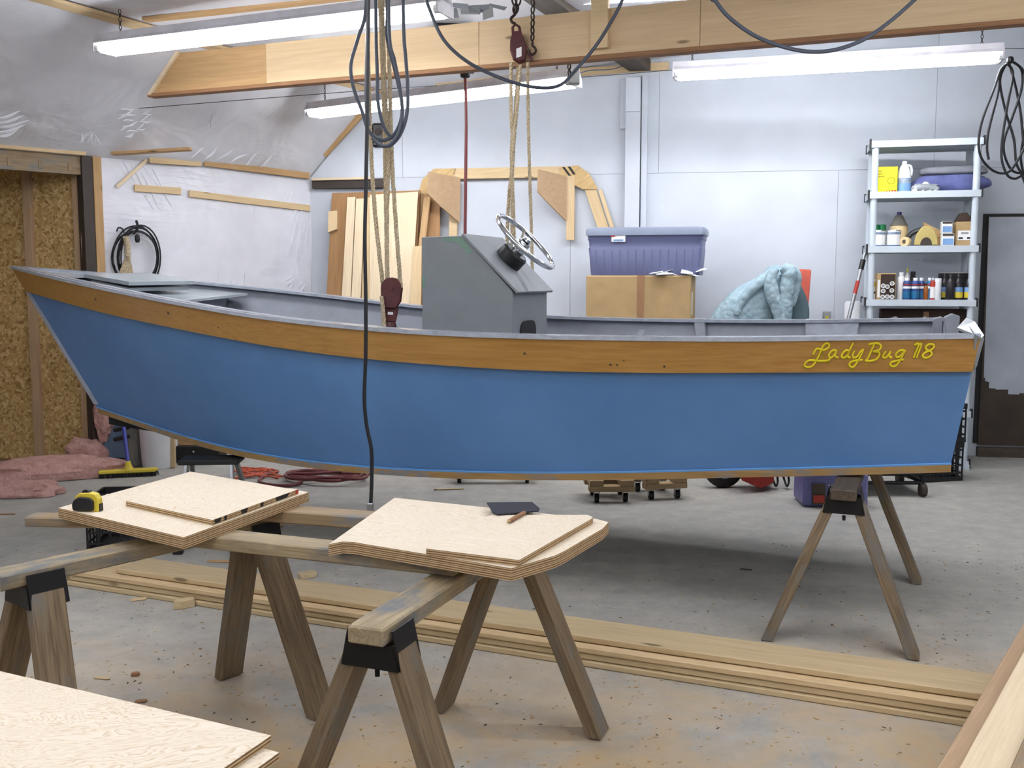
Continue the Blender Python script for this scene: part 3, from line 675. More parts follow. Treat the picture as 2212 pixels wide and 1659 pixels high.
# console
ca, cf, cn, cfar = 1.945, 2.41, 0.29, -0.22; zt_, zl = 1.548, 1.288
prof = [(cf, 0.62), (cf, zt_), (2.195, zt_+0.004), (ca, zl), (ca, 0.62)]
con = MB().prism([bp(s, cn, z) for s, z in prof], BT*(cn-cfar)).build('console', 'console_grey', boat, bevel=0.003)
d0, d1 = bp(2.20, 0, zt_+0.012), bp(ca-0.025, 0, zl-0.008)
dn = (d1-d0).cross(BT).normalized(); dn = dn if dn.z > 0 else -dn
MB().prism([bp(2.20, cn+0.012, zt_+0.006), bp(ca-0.022, cn+0.012, zl-0.008), bp(ca-0.022, cfar-0.012, zl-0.008), bp(2.20, cfar-0.012, zt_+0.006)], dn*0.012).build('dash_panel', 'console_grey', con, bevel=0.002)
q = bp(ca-0.002, 0.0, 0); aft = -BAX
def aftp(b, z): return bp(ca-0.003, b, z)
oc = []
for i in range(20):
    a = 2*math.pi*i/20; cx_, cz_ = math.cos(a), math.sin(a); ex = abs(cx_)**0.5*math.copysign(1, cx_); ez = abs(cz_)**0.5*math.copysign(1, cz_)
    oc.append(aftp(0.085+0.115*ex, 1.05+0.10*ez))
MB().prism(oc, aft*0.004).build('opening', 'hull_black', con)  # flat black plate; the dark of the hollow is put into its colour
nf = lambda s, z: bp(s, cn+0.0015, z)
MB().prism([nf(2.30, zt_-0.002), nf(2.20, zt_-0.003), nf(2.145, 1.475), nf(2.17, 1.468), nf(2.215, 1.515), nf(2.30, zt_-0.016)], -BT*0.001).build('primer_patch', 'primer_green', con)
MB().prism([nf(2.408, 1.37), nf(2.39, 1.36), nf(2.395, 1.31), nf(2.408, 1.305)], -BT*0.001).build('primer_patch', 'primer_green', con)
# steering wheel
wb = (d0.lerp(d1, 0.46)) + BT*(-0.035) + dn*0.012
axw = (dn + BAX*-0.0).normalized(); wc = wb + axw*0.128
wheel = MB()
ua_ = BT - axw*BT.dot(axw); ua_.normalize(); va_ = axw.cross(ua_)
wheel.tube([wc + (ua_*math.cos(2*math.pi*i/48)+va_*math.sin(2*math.pi*i/48))*0.178 for i in range(48)], 0.0125, 10, closed=True)
whl = wheel.build('steering_wheel', 'chrome', boat, smooth=True)
for a in (0.5, 0.5+2*math.pi/3, 0.5+4*math.pi/3):
    rd = ua_*math.cos(a)+va_*math.sin(a); MB().tube([wc-axw*0.04+rd*0.025, wc-axw*0.025+rd*0.10, wc+rd*0.176], 0.0075, 7).build('spoke', 'chrome', whl, smooth=True)
MB().lathe([(0.03, 0), (0.034, 0.03), (0.034, 0.075), (0.03, 0.085)], wc-axw*0.085, 20, axw).build('hub', 'chrome', whl, smooth=True)
MB().lathe([(0.02, 0), (0.026, 0.006), (0.02, 0.02), (0.004, 0.026)], wc, 16, axw).build('hub_cap', 'chrome', whl, smooth=True)
MB().lathe([(0.072, 0), (0.072, 0.052), (0.062, 0.062), (0.03, 0.064)], wb, 24, axw).build('wheel_mount', 'black_plastic', whl, smooth=True)

# the name carved and painted on the rail: strokes taken in hundredths of the rail's height
RP = side(cat_rom(0.10), 0.13, 1, 0.0245); RN = (side(cat_rom(0.02), 0.13, 1, 0.0245)-side(cat_rom(0.17), 0.13, 1, 0.0245)).cross(side(cat_rom(0.1), 0.25, 1)-side(cat_rom(0.1), 0.02, 1)).normalized()
if RN.y > 0: RN = -RN
def rp(zx, zy, off=0.0): return onp(1680+zx/4.424, 660+zy/4.424, RP, RN) + RN*off
LET = {'letter_l': [[(340, 470), (372, 412), (440, 422), (488, 396), (488, 366), (458, 360), (430, 388), (400, 460), (365, 530), (330, 575), (290, 587), (258, 572), (270, 542), (310, 520), (400, 527), (480, 522), (500, 500)]],
 'letter_a': [[(562, 430), (530, 425), (500, 450), (490, 480), (510, 495), (540, 470), (562, 430), (550, 480), (578, 495)]],
 'letter_d': [[(684, 430), (650, 428), (620, 455), (610, 485), (635, 497), (665, 470), (690, 420), (720, 355)], [(690, 420), (670, 480), (694, 497)]],
 'letter_y': [[(735, 430), (715, 470), (730, 497), (762, 482), (790, 440), (818, 420), (785, 490), (745, 560), (715, 587), (685, 567), (700, 537), (750, 522), (812, 518)]],
 'letter_b': [[(868, 368), (910, 360), (962, 360), (988, 385), (970, 420), (915, 437), (960, 440), (972, 470), (940, 512), (880, 527), (833, 522)], [(922, 365), (890, 440), (850, 522)]],
 'letter_u': [[(1034, 435), (1010, 470), (1010, 494), (1040, 490), (1078, 438), (1065, 480), (1092, 494)]],
 'letter_g': [[(1206, 425), (1160, 430), (1130, 465), (1140, 492), (1175, 475), (1218, 425), (1180, 500), (1140, 560), (1105, 580), (1075, 562), (1090, 537), (1150, 522), (1208, 515)]],
 'digit_one': [[(1308, 374), (1348, 366), (1298, 497)], [(1345, 380), (1374, 366), (1326, 495)]],
 'digit_eight': [[(1492, 372), (1450, 366), (1415, 392), (1425, 420), (1460, 436), (1472, 462), (1440, 492), (1400, 495), (1385, 472), (1410, 445), (1452, 428), (1490, 400), (1492, 372)]]}
def stroke(mb, pts, w, off, h):
    P = spline([V((x, y, 0)) for x, y in pts], 6); n = len(P); L_, R_ = [], []
    for i in range(n):
        t_ = (P[min(n-1, i+1)]-P[max(0, i-1)]); t_ = t_.normalized() if t_.length else V((1, 0, 0)); nn = V((-t_.y, t_.x, 0))
        L_.append(P[i]+nn*w); R_.append(P[i]-nn*w)
    rows = [[rp(a.x, a.y, off), rp((a.x*7+b.x)/8, (a.y*7+b.y)/8, off+h), rp((a.x+7*b.x)/8, (a.y+7*b.y)/8, off+h), rp(b.x, b.y, off)] for a, b in zip(L_, R_)]
    mb.grid(rows); mb.add(rows[0], [(0, 1, 2, 3)]); mb.add(rows[-1], [(3, 2, 1, 0)])
for nm, ss in LET.items():
    mb = MB()
    for s_ in ss: stroke(mb, s_, 8.5, 0.0012, 0.003)
    mb.build(nm, 'yellow_letter', near_rail, smooth=True)
mb = MB()
for ss in LET.values():
    for s_ in ss: stroke(mb, [(x-8, y+11) for x, y in s_], 9, 0.0003, 0.0006)
for a, b in (((482, 535), (486, 566)), ((702, 585), (702, 616)), ((722, 588), (723, 630)), ((842, 528), (843, 575)), ((1412, 495), (1414, 526)), ((548, 500), (549, 516)), ((760, 540), (760, 562)), ((345, 420), (340, 500)), ((425, 440), (400, 510)), ((450, 430), (430, 515)), ((660, 500), (662, 516)), ((690, 560), (696, 590))):
    stroke(mb, [a, ((a[0]+b[0])/2, (a[1]+b[1])/2), b], 6, 0.0004, 0.001)
mb.build('paint_smear', 'olive_letter', near_rail)

for u_, f_, r_ in ((0.322, 0.13, 0.006), (0.80, 0.10, 0.008), (0.68, 0.09, 0.008), (0.256, 0.2, 0.005), (0.251, 0.2, 0.004), (0.215, 0.21, 0.005), (0.62, 0.13, 0.005), (0.245, 0.17, 0.003)):
    c_ = side(cat_rom(u_), f_, 1, 0.0245); MB().lathe([(r_, 0), (r_*0.8, 0.0006), (r_*0.3, 0.0008)], c_, 9, RN).build('knot', 'dark_timber', near_rail)
# loose painted boards on the bow
def plate(name, cs, th, mat, label, cat, group=None):
    n = (cs[1]-cs[0]).cross(cs[2]-cs[0]).normalized(); n = n if n.z < 0 else -n
    return tag(MB().prism(cs, n*th).build(name, mat, bevel=0.002), label, cat, group)
plate('hatch_board', [at(180, 591, 5.75), at(278, 608, 5.35), at(421, 606, 5.75), at(322, 589, 6.15)], 0.022, 'board_grey', 'grey painted hatch board lying on top across the bow', 'board', 'loose hatch boards')
plate('hatch_board', [at(196, 605, 5.72), at(280, 622, 5.4), at(408, 618, 5.75), at(322, 602, 6.1)], 0.020, 'board_grey', 'grey painted hatch board tucked under the topmost one on the bow', 'board', 'loose hatch boards')
# film folded over the stern corner
m = MB(); random.seed(3)
A = [at(2066, 712, 3.75), at(2086, 690, 3.85), at(2104, 699, 3.80), at(2124, 729, 3.60), at(2118, 735, 3.575), at(2104, 727, 3.58)]
m.prism(A, V((0.0, -0.006, 0.008))); m.prism([at(2104, 727, 3.575), at(2124, 729, 3.60), at(2108, 790, 3.63), at(2103, 800, 3.63)], V((0.003, -0.003, 0)))
tag(m.build('masking_film', 'clear_film'), 'clear masking film folded over the near stern corner', 'plastic film')

# ------------------------------------------------------------------ sawhorses
def sawhorse(p0, p1, h, label, spread=0.26, inset=(0.072, 0.08), flat=True, mats=('worn_plank', 'weathered_leg'), drop=0.0, lean=0.05):
    p0, p1 = V((p0[0], p0[1], 0)), V((p1[0], p1[1], 0)); x = (p1-p0).normalized(); y = V((-x.y, x.x, 0)); L = (p1-p0).length
    t = thing('sawhorse', (p0+p1)/2, label, 'sawhorse', 'wooden sawhorses with steel leg brackets')
    w, th = (0.089, 0.040) if flat else (0.042, 0.089)
    board('beam', p0+V((0, 0, h-th/2)), p1+V((0, 0, h-th/2)), w, th, mats[0], t, bevel=0.004)
    for e, s in ((0, inset[0]), (1, L-inset[1])):
        c = p0 + x*s; sgn = -1 if e == 0 else 1; zt = h-th; bw_ = 0.05
        a = [c+y*k*0.062 for k in (-1, 1)]
        m = MB()
        for k in (-1, 1):                                # bracket: two flared cheeks and a web
            m.prism([c+y*k*0.052-x*bw_+V((0, 0, zt+0.030)), c+y*k*0.052+x*bw_+V((0, 0, zt+0.030)), c+y*k*0.070+x*bw_+V((0, 0, zt-0.058)), c+y*k*0.070-x*bw_+V((0, 0, zt-0.058))], y*k*0.004)
        for dx in (-bw_, bw_):
            m.prism([c-y*0.056+x*dx+V((0, 0, zt-0.002)), c+y*0.056+x*dx+V((0, 0, zt-0.002)), c+y*0.070+x*dx+V((0, 0, zt-0.058)), c-y*0.070+x*dx+V((0, 0, zt-0.058))], x*math.copysign(0.004, dx))
        br = m.build('bracket', 'black_steel', t)
        MB().tube([c+x*sgn*0.02+V((0, 0, zt-0.07)), c+x*sgn*0.02+V((0, 0, zt-0.088))], 0.006, 6).build('wing_bolt', 'black_steel', br)
        for k in (-1, 1):
            ft = c + y*k*spread + x*sgn*lean + V((0, 0, 0.005)); tp = c + y*k*0.042 + V((0, 0, zt-0.012))
            d = (tp-ft).normalized(); yy = V((0, 0, 1)).cross(x).normalized()
            nrm = x.cross(d).normalized()
            M = frame_x(ft, tp, nrm); Lg = (tp-ft).length; m = MB()
            vs = [V((a_, b_, c_)) for a_ in (-Lg/2, Lg/2) for b_ in (-0.0445, 0.0445) for c_ in (-0.02, 0.02)]
            W = [M @ q for q in vs]
            for i in range(4):                            # foot cut flat on the floor
                q = W[i]; W[i] = q + d*((0.003-q.z)/d.z)
            m.add(W, [(0, 1, 3, 2), (4, 6, 7, 5), (0, 4, 5, 1), (2, 3, 7, 6), (0, 2, 6, 4), (1, 5, 7, 3)]).build('leg', mats[1], t, M, bevel=0.003)
    return t
HT = 0.60
sawhorse((-1.33, 2.54), (-0.76, 3.22), HT, 'weathered sawhorse with a black bracket under the plywood beside the tape measure', 0.245, inset=(0.112, 0.08))
sawhorse((-0.318, 2.135), (0.03, 3.03), HT, 'weathered sawhorse in the middle, its worn beam end towards the viewer', 0.255)
sawhorse((1.185, 3.585), (1.60, 4.60), 0.598, 'brown sawhorse carrying the stern of the boat', 0.255, mats=('dark_timber', 'weathered_leg'), inset=(0.10, 0.12))
sawhorse((-0.92, 0.55), (-0.80, 1.72), HT, 'sawhorse hidden under the nearest plywood stack', 0.2)
# planks laid across the two nearer horses
def plank(pa, pb, w, t, z, mat, label):
    a = V((pa[0], pa[1], z+t/2)); b = V((pb[0], pb[1], z+t/2)); return tag(board('plank', a, b, w, t, mat, bevel=0.004), label, 'plank', 'planks laid across the sawhorses')
plank((-1.02, 2.885), (-0.13, 2.545), 0.089, 0.038, HT+0.001, 'worn_plank', 'worn grey plank bridging the two sawhorses on the viewer side')
plank((-0.96, 3.195), (-0.16, 2.955), 0.089, 0.038, HT+0.001, 'old_pine', 'brown plank bridging the two sawhorses on the boat side')
plank((-1.475, 3.06), (-1.02, 3.02), 0.07, 0.030, HT+0.002, 'old_pine', 'short plank end poking out beyond the tape measure')
# plywood pieces
def zp(x, y, z): return atz(x, y, z)
zp0 = HT+0.0395; t1 = 0.0155
Lc = [atz(125, 1097, zp0+2*t1), atz(397, 1161, zp0+2*t1), atz(667, 1063, zp0+2*t1)]; Lc.append(Lc[0]+Lc[2]-Lc[1])
angL = math.atan2((Lc[2]-Lc[1]).y, (Lc[2]-Lc[1]).x)
dn_ = V((0, 0, -t1-0.0004))
tag(sheet('plywood_cutout', [p+dn_ for p in Lc], t1, ang=angL), 'bottom plywood panel under the tape measure', 'plywood', 'plywood panels on the sawhorses')
tag(sheet('plywood_cutout', Lc, t1, ang=angL), 'plywood panel on which the tape measure stands', 'plywood', 'plywood panels on the sawhorses')
Lu = [atz(x, y, zp0+3*t1) for x, y in ((272, 1083), (459, 1124), (645, 1057), (365, 1032))]
us_ = sheet('plywood_cutout', [p+V((0, 0, 0.0006)) for p in Lu], t1, ang=angL); tag(us_, 'top small plywood panel with black marks on its edge, beside the tape measure', 'plywood', 'plywood panels on the sawhorses')
e0, e1 = Lu[1], Lu[2]; en = V((0, 0, 1)).cross(e1-e0).normalized(); en = en if en.y < 0 else -en
for f0, f1, mt in ((0.02, 0.09, 'black_primer'), (0.12, 0.15, 'black_primer'), (0.30, 0.38, 'black_primer'), (0.52, 0.56, 'black_primer'), (0.70, 0.88, 'black_primer'), (0.955, 0.998, 'red_paint')):
    a, b = e0.lerp(e1, f0), e0.lerp(e1, f1)
    MB().prism([a+V((0, 0, -0.0005)), b+V((0, 0, -0.0005)), b+V((0, 0, -t1+0.003))+(a-b)*0.2, a+V((0, 0, -t1+0.003))+(b-a)*0.1], en*0.0006).build('paint_mark', mt, us_)
def arc(p, q, r, n=6):
    return [p.lerp(q, i/n) + r*math.sin(math.pi*i/n) for i in range(n+1)]
zR = zp0+2*t1
kp = lambda x, y: atz(x, y, zR)
Rc = [kp(852, 1075), kp(1290, 1121), kp(1315, 1128), kp(1302, 1142), kp(1222, 1189), kp(1200, 1200), kp(1105, 1228), kp(950, 1202), kp(792, 1176), kp(764, 1171), kp(740, 1170), kp(709, 1176)]
angR = math.atan2((Rc[6]-Rc[8]).y, (Rc[6]-Rc[8]).x)
tag(sheet('plywood_cutout', [p+dn_ for p in Rc], t1, ang=angR), 'bottom plywood panel of the curved-corner pair under the sandpaper', 'plywood', 'plywood panels on the sawhorses')
tag(sheet('plywood_cutout', Rc, t1, ang=angR), 'upper plywood panel of the curved-corner pair', 'plywood', 'plywood panels on the sawhorses')
tag(sheet('plywood_cutout', [atz(x, y, zR+t1+0.0006) for x, y in ((1060, 1112), (1270, 1112), (1281, 1117), (1278, 1121), (1122, 1210), (920, 1185))], t1, ang=angR), 'small tan plywood panel with the sandpaper lying on it', 'plywood', 'plywood panels on the sawhorses')
# tape measure
tp = atz(192, 1103, zR); tm = thing('tape_measure', tp, 'yellow and black tape measure standing on the plywood', 'tape measure')
rz = Matrix.Rotation(math.radians(-8), 4, 'Z'); TM = Matrix.Translation(tp) @ rz; q = lambda x, y, z: TM @ V((x, y, z))
prof = [(-0.036, 0.0), (0.036, 0.0), (0.038, 0.004), (0.038, 0.036), (0.028, 0.052), (0.008, 0.056), (-0.02, 0.054), (-0.034, 0.044), (-0.040, 0.024), (-0.039, 0.005)]
MB().prism([q(a, -0.012, b) for a, b in prof], q(0, 0.024, 0)-q(0, 0, 0)).build('case', 'yellow_plastic', tm, bevel=0.002)
pg = [(-0.040, 0.003), (0.022, 0.003), (0.026, 0.008), (0.026, 0.034), (0.012, 0.043), (-0.02, 0.044), (-0.036, 0.034), (-0.0425, 0.02)]
for s in (-0.021, 0.012): MB().prism([q(a, s, b) for a, b in pg], q(0, 0.009, 0)-q(0, 0, 0)).build('grip', 'black_rubber', tm, bevel=0.003)
MB().prism([q(a, -0.009, b) for a, b in [(-0.016, 0.053), (0.01, 0.055), (0.006, 0.063), (-0.006, 0.065), (-0.014, 0.060)]], q(0, 0.018, 0)-q(0, 0, 0)).build('lock_button', 'black_plastic', tm, bevel=0.002)
MB().box(q(0.0385, 0, 0.012), (0.004, 0.018, 0.022), rz.to_3x3()).build('tape_mouth', 'black_plastic', tm)
# sandpaper and pencil
zq = zR+t1+0.001
sp = [(1051, 1085), (1150, 1084), (1166, 1097), (1164, 1103), (1075, 1110), (1064, 1106)]
m = MB().prism([atz(x, y, zq+0.006) for x, y in sp], V((0, 0, -0.0035))); o = m.build('sandpaper_sheet', 'sandpaper', bevel=0.001); tag(o, 'folded dark sandpaper sheet on the plywood', 'sandpaper')
pa, pb = atz(1096, 1128, zq+0.006), atz(1133, 1107, zq+0.006)
pn = thing('carpenter_pencil', (pa+pb)/2, 'brown carpenter pencil lying beside the sandpaper', 'pencil')
board('shaft', pa.lerp(pb, 0.12), pb, 0.013, 0.008, 'reddish_edge', pn); MB().tube([pa, pa.lerp(pb, 0.12)], [0.0015, 0.005], 6).build('tip', 'tan_board', pn)

# nearest plywood stack
zf = 0.66
def fgp(x, y, z): return atz(x, y, z)
c1, c0 = fgp(586, 1588, zf), fgp(0, 1449, zf); dx_ = (c0-c1).normalized(); dy_ = (fgp(478, 1662, zf)-c1).normalized()
def fsheet(sx, sy, z, label, k=1.0):
    o = c1 - dx_*sx + dy_*sy; o.z = z; P = [o, o+dx_*1.15*k, o+dx_*1.15*k+dy_*0.85, o+dy_*0.85]
    tag(sheet('plywood_sheet', P, 0.0125, ang=math.atan2(dx_.y, dx_.x)+0.55), label, 'plywood', 'plywood sheets on the nearest stack')
fsheet(0, 0, zf, 'topmost plywood sheet with swirling grain, nearest the viewer')
fsheet(0.028, 0.018, zf-0.013, 'second plywood sheet of the nearest stack, edge showing')
fsheet(0.030, 0.045, zf-0.026, 'third plywood sheet of the nearest stack', 1.02); fsheet(0.02, 0.03, zf-0.039, 'bottom plywood sheet of the nearest stack', 1.01)
# lumber on the floor
fa, fb = atz(123, 1262, 0), atz(2070, 1568, 0); fd = (fb-fa).normalized(); fn = V((-fd.y, fd.x, 0)); fb = fb + fd*0.35
for i, (wd_, off, th, s0_, mt, lb) in enumerate(((0.225, 0.0, 0.020, 0.0, 'lumber', 'bottom board of the long floor stack'), (0.210, 0.012, 0.021, 0.06, 'lumber', 'second board up in the long floor stack'), (0.215, 0.006, 0.021, 0.02, 'new_pine', 'third board up in the long floor stack'), (0.185, 0.045, 0.022, 0.30, 'lumber', 'top board of the long floor stack'))):
    z = [0.0, 0.0225, 0.047, 0.0715][i]
    a = fa + fd*s0_ + fn*(off+wd_/2) + V((0, 0, z+th/2+0.001)); b = fb + fn*(off+wd_/2) + V((0, 0, z+th/2+0.001))
    tag(board('floor_board', a, b, wd_, th, mt, bevel=0.003), lb + ' under the sawhorses', 'lumber', 'long boards stacked on the floor')
# boards stacked at the right edge
ra, rb_ = atz(2035, 1640, 0.30), atz(2212, 1345, 0.30); rd_ = (rb_-ra).normalized(); rn = V((rd_.y, -rd_.x, 0)); rs = ra-rd_*1.2; re = rb_+rd_*0.18
def rboard(off, w, z, th, mt, lb, nm='stacked_board'):
    a = rs+rn*(off+w/2); b = re+rn*(off+w/2); a.z = b.z = z-th/2; tag(board(nm, a, b, w, th, mt, bevel=0.002), lb, 'board', 'boards stacked at the right edge')
rboard(0.0, 0.40, 0.30, 0.018, 'grey_brown_board', 'grey brown board lowest of the stack at the right edge')
rboard(0.05, 0.36, 0.321, 0.02, 'reddish_edge', 'reddish edged board in the middle of the stack at the right edge')
rboard(0.054, 0.355, 0.338, 0.016, 'bleached_board', 'pale plywood board in the stack at the right edge')
rboard(0.15, 0.26, 0.366, 0.027, 'old_pine', 'dark edged board on top of the stack at the right edge')
for s_ in (0.25, 1.9):
    p = rs+rd_*s_+rn*0.25; tag(MB().box((p.x, p.y, 0.1405), (0.28, 0.12, 0.281), Matrix.Rotation(math.atan2(rd_.y, rd_.x)+math.pi/2, 3, 'Z')).build('support_block', 'old_pine', bevel=0.004), 'wooden block under the stacked boards, ' + ('nearer the viewer' if s_ < 1 else 'farther from the viewer'), 'block', 'blocks under the stacked boards')
# scraps on the floor
def scrap(px, py, sx, sy, sz, rz_, mt, lb, poly=None):
    p = atz(px, py, 0); R = Matrix.Rotation(rz_, 3, 'Z')
    base = poly or [(-1, -1), (0.7, -1), (1, 0.2), (0.6, 1), (-0.9, 0.8)]
    m = MB().prism([p + R @ V((a*sx/2, b*sy/2, 0.001)) for a, b in base], V((0, 0, sz))); return tag(m.build('wood_scrap', mt, bevel=0.002), lb, 'wood scrap', 'wood scraps on the floor')
scrap(397, 1312, 0.085, 0.05, 0.035, 0.5, 'lumber', 'chunky rounded offcut on the floor before the floor stack', [(-1, -0.6), (-0.4, -1), (1, -0.7), (1, 0.8), (-0.5, 1)])
scrap(293, 1460, 0.028, 0.018, 0.012, 0.2, 'reddish_edge', 'tiny brown block on the floor near the nearest stack'); scrap(222, 1467, 0.06, 0.014, 0.006, -0.2, 'lumber', 'thin splinter by the leg of the sawhorse')
scrap(300, 1296, 0.07, 0.03, 0.006, 0.4, 'new_pine', 'flat pale wood chip before the floor stack'); scrap(665, 1246, 0.09, 0.06, 0.02, 0.6, 'lumber', 'curved pale offcut behind the floor stack')
scrap(477, 1214, 0.13, 0.03, 0.006, -0.1, 'tan_board', 'thin brown sliver beside the step stool foot'); scrap(1719, 1412, 0.032, 0.025, 0.016, 0.1, 'bleached_board', 'small pale block on the open floor behind the lumber')
scrap(1612, 1231, 0.06, 0.012, 0.004, -0.3, 'dark_timber', 'dark twig-like sliver under the boat'); scrap(970, 1058, 0.2, 0.02, 0.008, 0.15, 'lumber', 'long pale sliver on the floor behind the sandpaper')
scrap(16, 1112, 0.09, 0.02, 0.005, 0.1, 'reddish_edge', 'brown sliver at the left edge of the floor'); scrap(305, 1517, 0.04, 0.02, 0.006, 0.3, 'reddish_edge', 'small brown flake beside the nearest stack')

# sawdust flakes and shavings: far too many to count
random.seed(31); m = MB()
for i in range(2600):
    y = 1.9+3.2*random.random()**1.3; x = random.uniform(-1.9, 2.0)*(0.45+y/5); a = random.uniform(0, math.pi); L_ = random.uniform(0.002, 0.007); w_ = random.uniform(0.001, 0.0026); h = random.uniform(0.0008, 0.002)
    c_, s_ = math.cos(a), math.sin(a); P = [V((x+c_*u-s_*v, y+s_*u+c_*v, 0.0005)) for u, v in ((-L_, -w_), (L_, -w_), (L_, w_), (-L_, w_))]
    m.prism(P, V((0, 0, h)), 1 if i % 8 == 0 else 2*(i % 2))
o = m.build('sawdust_chips', ['lumber', 'dark_timber', 'tan_board']); o['kind'] = 'stuff'; o['label'] = 'fine wood chips and sawdust strewn on the concrete'; o['category'] = 'sawdust'

# ------------------------------------------------------------------ hoisting tackle, ropes and cables
def rope(path, r, label, group='hoist ropes'): 
    return tag(rope_mb(spline(path, 6), r).build('hoist_rope', 'rope', smooth=True), label, 'rope', group)
YL = 5.0
rope([at(790, -130, YL), at(797, 200, YL), at(802, 340, YL), at(812, 480, YL), at(828, 622, YL)], 0.0105, 'hoist rope of the bow tackle, leftmost strand down to the maroon block')
rope([at(815, -130, YL+.02), at(826, 120, YL+.02), at(832, 330, YL+.02), at(837, 618, YL+.02)], 0.0115, 'hoist rope of the bow tackle, thick middle strand')
rope([at(822, -130, YL-.03), at(830, 160, YL-.03), at(839, 330, YL-.03), at(836, 460, YL-.03), at(836, 612, YL-.02)], 0.0105, 'hoist rope of the bow tackle, twisted beside the middle strand')
rope([at(832, -130, YL-.02), at(840, 100, YL-.02), at(846, 330, YL-.02), at(855, 480, YL-.02), at(866, 622, YL-.02)], 0.0105, 'hoist rope of the bow tackle, rightmost strand to the block')
rope([at(824, 640, YL-.06), at(829, 690, YL-.06), at(830, 730, YL-.06)], 0.0105, 'loose rope tail hanging below the maroon block')
YR = 5.75
rope([at(1104, 135, YR), at(1104, 250, YR), at(1109, 330, YR), at(1099, 430, YR), at(1094, 560, YR), at(1094, 700, YR)], 0.0105, 'hoist rope of the stern tackle, swinging behind the steering wheel')
rope([at(1119, 145, YR+.02), at(1113, 250, YR+.02), at(1105, 330, YR+.02), at(1110, 500, YR+.02), at(1110, 700, YR+.02)], 0.011, 'hoist rope of the stern tackle, central strand')
rope([at(1124, 140, YR-.03), at(1118, 220, YR-.03), at(1108, 340, YR-.03), at(1106, 480, YR-.03), at(1107, 700, YR-.03)], 0.010, 'hoist rope of the stern tackle, twined with the central strand')
rope([at(1140, 135, YR-.02), at(1142, 300, YR-.02), at(1148, 500, YR-.02), at(1152, 700, YR-.02)], 0.0095, 'thin hoist rope of the stern tackle hanging apart')
def block(pc, sc, tilt, label, flip=False):
    t = thing('pulley_block', pc, label, 'pulley block', 'iron pulley blocks')
    R = Matrix.Rotation(tilt, 4, 'Y'); MM = Matrix.Translation(pc) @ R; q = lambda x, y, z: MM @ V((x*sc, y*sc, z*sc))
    cheek = [(math.cos(a)*0.055, math.sin(a)*0.055+0.03) for a in [math.pi*i/8 for i in range(9)]] + [(-0.05, -0.04), (-0.028, -0.075), (0.028, -0.075), (0.05, -0.04)]
    for y in (-0.038, -0.004, 0.03): MB().prism([q(a, y, b) for a, b in cheek], q(0, 0.008, 0)-q(0, 0, 0)).build('cheek', 'maroon_iron', t, bevel=0.002*sc)
    for y in (-0.026, 0.008): MB().lathe([(0.042*sc, 0), (0.034*sc, 0.009*sc), (0.042*sc, 0.018*sc)], q(0, y, 0.03), 20, q(0, 1, 0)-q(0, 0, 0)).build('sheave', 'dark_chain', t)
    MB().tube([q(0, -0.046, 0.03), q(0, 0.046, 0.03)], 0.012*sc, 10).build('axle', 'maroon_iron', t)
    m = MB().prism([q(-0.042, -0.012, -0.07), q(0.042, -0.012, -0.07), q(0.03, -0.012, -0.15), q(-0.03, -0.012, -0.15)], q(0, 0.024, 0)-q(0, 0, 0)); sw = m.build('shackle', 'maroon_iron', t, bevel=0.003)
    MB().lathe([(0.034*sc, 0), (0.036*sc, 0.02*sc), (0.028*sc, 0.04*sc)], q(0, 0, -0.19), 12, q(0, 0, 1)-q(0, 0, 0)).build('swivel', 'maroon_iron', t)
    hk = [(0, -0.19), (0.0, -0.215), (-0.03, -0.235), (-0.036, -0.265), (-0.01, -0.29), (0.025, -0.28), (0.034, -0.255)]
    MB().tube(spline([q(a, 0, b) for a, b in hk], 5), 0.009*sc, 7).build('hook', 'maroon_iron', t, smooth=True)
    MB().prism([q(-0.014, -0.0135, -0.098), q(0.014, -0.0135, -0.098), q(0.014, -0.0135, -0.112), q(-0.014, -0.0135, -0.112)], q(0, -0.001, 0)-q(0, 0, 0)).build('sticker', 'label_white', sw)
    return t, q
bc_ = at(846, 634, YL); block(bc_, 0.92, 0.06, 'maroon iron pulley block with hook hanging low over the boat')
# upper block hangs head-up: turned over
up_c = at(1119, 100, YR); t = thing('pulley_block', up_c, 'maroon iron pulley block hanging in front of the beam', 'pulley block', 'iron pulley blocks')
MM = Matrix.Translation(up_c) @ Matrix.Rotation(-0.12, 4, 'Y'); q = lambda x, y, z: MM @ V((x, y, z))
ck = [(-0.022, 0.075), (0.022, 0.075), (0.038, 0.02), (0.045, -0.03), (0.030, -0.078), (-0.004, -0.088), (-0.034, -0.065), (-0.046, -0.01), (-0.04, 0.03)]
for y in (-0.034, -0.002, 0.03): MB().prism([q(a, y, b) for a, b in ck], q(0, 0.008, 0)-q(0, 0, 0)).build('cheek', 'maroon_iron', t, bevel=0.003)
for y in (-0.024, 0.008): MB().lathe([(0.042, 0), (0.034, 0.009), (0.042, 0.018)], q(0, y, -0.02), 18, q(0, 1, 0)-q(0, 0, 0)).build('sheave', 'dark_chain', t)
MB().prism([q(-0.012, -0.0355, -0.02), q(0.018, -0.0355, -0.012), q(0.012, -0.0355, -0.062), q(-0.018, -0.0355, -0.068)], q(0, -0.001, 0)-q(0, 0, 0)).build('sticker', 'label_white', t)
MB().prism([q(0.036, -0.03, 0.0), q(0.046, -0.03, 0.0), q(0.074, -0.03, -0.088), q(0.058, -0.03, -0.088)], q(0, 0.03, 0)-q(0, 0, 0)).build('side_strap', 'maroon_iron', t)
MB().tube([q(-0.02, -0.01, 0.06), q(-0.018, -0.01, 0.10), q(0, -0.01, 0.115), q(0.018, -0.01, 0.10), q(0.02, -0.01, 0.06)], 0.008, 7).build('bail', 'maroon_iron', t, smooth=True)
